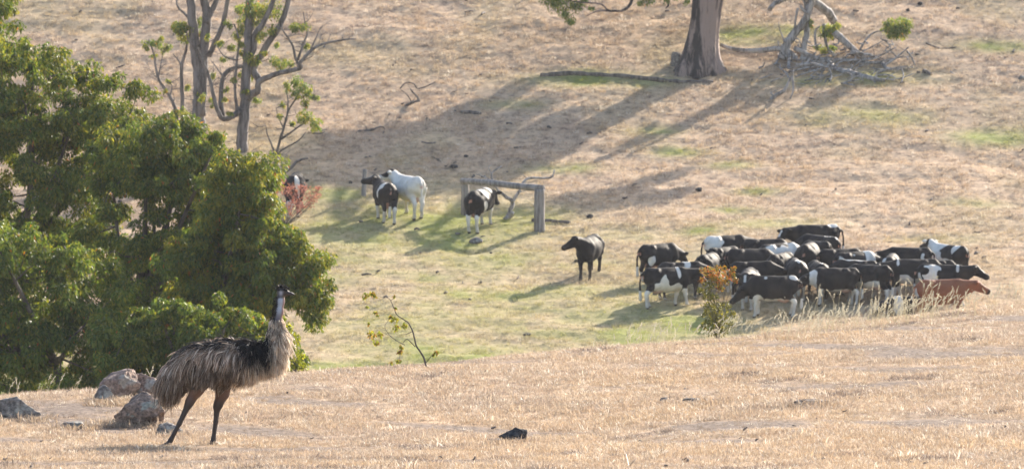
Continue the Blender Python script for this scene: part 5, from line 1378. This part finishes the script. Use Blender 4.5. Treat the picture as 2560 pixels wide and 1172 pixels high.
def feathers(sel, n, l0, l1, width, tailward, lift, grav, colfn, clumps, spread=0.02, sag=0.5):
    pr = fa * sel; pr = pr / pr.sum()
    ci = rng.choice(len(Q), clumps, p=pr)                       # clump seeds share direction and tone
    cd = rng.normal(0, 0.16, (clumps, 3)); ct = rng.uniform(0.65, 1.35, clumps); cl = rng.uniform(0.75, 1.2, clumps)
    fi = rng.choice(len(Q), n, p=pr)
    P0 = fc[fi] + rng.normal(0, 0.004, (n, 3)); Nn = fn[fi]
    near_c = np.zeros(n, int)
    for i in range(0, n, 2000):
        near_c[i:i + 2000] = np.argmin(((P0[i:i + 2000, None, :] - fc[ci][None]) ** 2).sum(2), axis=1)
    gd = np.tile(np.array([0, 0, -1.0]), (n, 1)); gt = gd - Nn * (gd * Nn).sum(1)[:, None]
    D = grav * gt + tailward * (np.array([-1.0, 0, -0.25]) - Nn * (Nn @ np.array([-1.0, 0, -0.25]))[:, None]) + lift * Nn + cd[near_c] + rng.normal(0, 0.10, (n, 3))
    D /= np.linalg.norm(D, axis=1)[:, None] + 1e-9
    Ln = rng.uniform(l0, l1, n) * cl[near_c] * (1 - 0.38 * sstep(560, 690, 1102 - P0[:, 2] * 612) * sstep(250, 330, P0[:, 0] * 612 + 417))
    tt = np.linspace(0, 1, 6)
    S = P0[:, None, :] + D[:, None, :] * (Ln[:, None] * tt)[:, :, None]
    S[:, :, 2] -= sag * (Ln[:, None] * tt ** 2) * 0.5
    S += Nn[:, None, :] * (0.020 * np.sin(tt * 3.14) ** 1)[None, :, None]
    # pull the tips of a clump together
    cen = fc[ci][near_c]; off = P0 - cen
    S -= off[:, None, :] * (0.55 * tt ** 1.5)[None, :, None]
    K0, K1 = colfn(P0, Nn, n); K0 = K0 * ct[near_c][:, None]; K1 = K1 * ct[near_c][:, None]
    st_.add(S, width * rng.uniform(0.6, 1.4, n), K0, K1)

fzx = fc[:, 0] * 612 + 417; fzy = 1102 - fc[:, 2] * 612
body = ((fzy < 790) & (fzx < 730) & (fzy > 380) & ~((fzy > 690) & (np.abs(np.abs(fc[:, 1]) - 0.095) < 0.085) & (fzx > 250))).astype(float)
def pick(n, a, wts): return np.array(a)[rng.choice(len(a), n, p=np.array(wts) / sum(wts))] * rng.uniform(0.75, 1.25, (n, 1))
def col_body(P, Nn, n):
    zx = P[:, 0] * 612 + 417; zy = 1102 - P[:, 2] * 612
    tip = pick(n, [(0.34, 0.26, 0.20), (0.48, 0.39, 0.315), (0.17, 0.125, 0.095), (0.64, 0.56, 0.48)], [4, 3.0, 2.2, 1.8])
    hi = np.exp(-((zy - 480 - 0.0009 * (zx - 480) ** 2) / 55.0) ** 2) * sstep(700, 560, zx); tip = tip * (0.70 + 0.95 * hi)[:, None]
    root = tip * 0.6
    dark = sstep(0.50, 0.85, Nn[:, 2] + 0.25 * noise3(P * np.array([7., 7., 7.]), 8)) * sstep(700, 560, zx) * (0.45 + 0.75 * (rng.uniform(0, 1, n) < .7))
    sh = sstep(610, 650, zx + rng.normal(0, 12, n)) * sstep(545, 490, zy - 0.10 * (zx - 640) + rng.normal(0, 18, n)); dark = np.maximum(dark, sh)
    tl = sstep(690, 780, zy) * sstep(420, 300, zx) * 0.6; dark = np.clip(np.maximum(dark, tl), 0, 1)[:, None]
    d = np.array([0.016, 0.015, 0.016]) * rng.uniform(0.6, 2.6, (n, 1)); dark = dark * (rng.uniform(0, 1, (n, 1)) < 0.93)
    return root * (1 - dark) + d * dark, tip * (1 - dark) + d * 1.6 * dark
st_ = Strands()
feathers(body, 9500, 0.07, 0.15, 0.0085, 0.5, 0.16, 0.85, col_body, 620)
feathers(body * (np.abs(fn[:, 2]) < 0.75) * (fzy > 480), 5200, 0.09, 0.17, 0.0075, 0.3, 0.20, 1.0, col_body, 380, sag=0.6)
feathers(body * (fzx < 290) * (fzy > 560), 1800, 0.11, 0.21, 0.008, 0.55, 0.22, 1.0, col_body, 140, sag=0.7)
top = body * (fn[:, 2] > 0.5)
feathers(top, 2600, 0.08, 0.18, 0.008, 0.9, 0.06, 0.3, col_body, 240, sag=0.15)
st_.build('plumage', MAT['feather'], emu)
chest = ((fzx > 690) & (fzy > 285) & (fzx < 960) & (fzy < 720)).astype(float)
def col_chest(P, Nn, n):
    zx = P[:, 0] * 612 + 417; zy = 1102 - P[:, 2] * 612
    tip = pick(n, [(0.66, 0.55, 0.43), (0.80, 0.71, 0.60), (0.50, 0.39, 0.30), (0.28, 0.21, 0.17)], [4, 4, 2, 0.7])
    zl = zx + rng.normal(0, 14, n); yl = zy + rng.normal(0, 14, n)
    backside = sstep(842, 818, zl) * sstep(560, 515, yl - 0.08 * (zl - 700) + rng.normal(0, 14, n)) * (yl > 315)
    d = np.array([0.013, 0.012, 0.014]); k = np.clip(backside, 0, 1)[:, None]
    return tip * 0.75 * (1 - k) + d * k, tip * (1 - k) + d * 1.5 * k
st_ = Strands()
feathers(chest * (fzy > 380) * ((fn[:, 0] > -0.2) | (fzy > 520)), 4200, 0.06, 0.13, 0.007, 0.0, 0.5, 0.9, col_chest, 300, sag=0.8)
feathers(chest * (fzy > 380) * (fn[:, 0] <= -0.1), 900, 0.04, 0.08, 0.007, 0.0, 0.12, 0.9, col_chest, 100, sag=0.3)
feathers(chest * (fzy > 360) * (fn[:, 0] > 0.2), 1500, 0.08, 0.15, 0.006, -0.3, 0.8, 0.8, col_chest, 160, sag=0.7)
feathers(chest * (fzy <= 400), 2200, 0.04, 0.075, 0.006, 0.05, 0.22, 0.9, col_chest, 160, sag=0.3)
feathers(((fzx > 600) & (fzx < 760) & (fn[:, 2] < 0.1) & (fzy > 540) & (fzy < 720)).astype(float), 1300, 0.06, 0.14, 0.007, 0.1, 0.3, 1.0, col_chest, 60, sag=1.0)
st_.build('chest_feathers', MAT['feather'], emu)
def col_hair(P, Nn, n):
    c = pick(n, [(0.012, 0.012, 0.012), (0.03, 0.028, 0.028)], [3, 1]); return c, c * 1.3
st_ = Strands()
feathers(((fzy < 112) & (fzx > 872) & (fzx < 935) & (fn[:, 2] > 0.15)).astype(float), 420, 0.018, 0.04, 0.0035, 0.5, 0.9, 0.1, col_hair, 60, sag=0.1)
feathers(((fzy < 330) & (fzy > 130) & (fzx > 820) & (fn[:, 0] < -0.25)).astype(float), 420, 0.02, 0.045, 0.0035, 0.3, 0.5, 0.8, col_hair, 60, sag=0.3)
st_.build('head_hair', MAT['feather'], emu)
import bmesh
for q in (-1, 1):
    bm = bmesh.new(); bmesh.ops.create_uvsphere(bm, u_segments=12, v_segments=8, radius=0.0085)
    me = bpy.data.meshes.new('eye'); bm.to_mesh(me); bm.free()
    if 'eye' not in MAT:
        m, nt, p, N, L = mat_new('emu_eye'); p.inputs['Base Color'].default_value = (0.03, 0.012, 0.006, 1); p.inputs['Roughness'].default_value = 0.08; MAT['eye'] = m
    e = link('eye', me, MAT['eye'], emu); e.location = [float(v) for v in E(918, 103, 0.034 * q)]

# ================================================================== HAZE
hz = [(-1000, -600, -8), (1000, -600, -8), (1000, 1600, -8), (-1000, 1600, -8), (-1000, -600, 62), (1000, -600, 62), (1000, 1600, 62), (-1000, 1600, 62)]
hm = bpy.data.materials.new('haze'); hm.use_nodes = True
hn = hm.node_tree; hn.nodes.remove(hn.nodes['Principled BSDF'])
pv = hn.nodes.new('ShaderNodeVolumePrincipled')
pv.inputs['Color'].default_value = (0.88, 0.91, 1.0, 1)
pv.inputs['Density'].default_value = 0.00009
pv.inputs['Anisotropy'].default_value = 0.35
hn.links.new(pv.outputs[0], hn.nodes['Material Output'].inputs['Volume'])
ho = link('haze', make_mesh('haze', np.array(hz, float), None, [(0, 3, 2, 1), (4, 5, 6, 7), (0, 1, 5, 4), (1, 2, 6, 5), (2, 3, 7, 6), (3, 0, 4, 7)], False), hm)
ho['kind'] = 'stuff'; ho['label'] = 'faint pale haze hanging over the whole valley'; ho['category'] = 'haze'
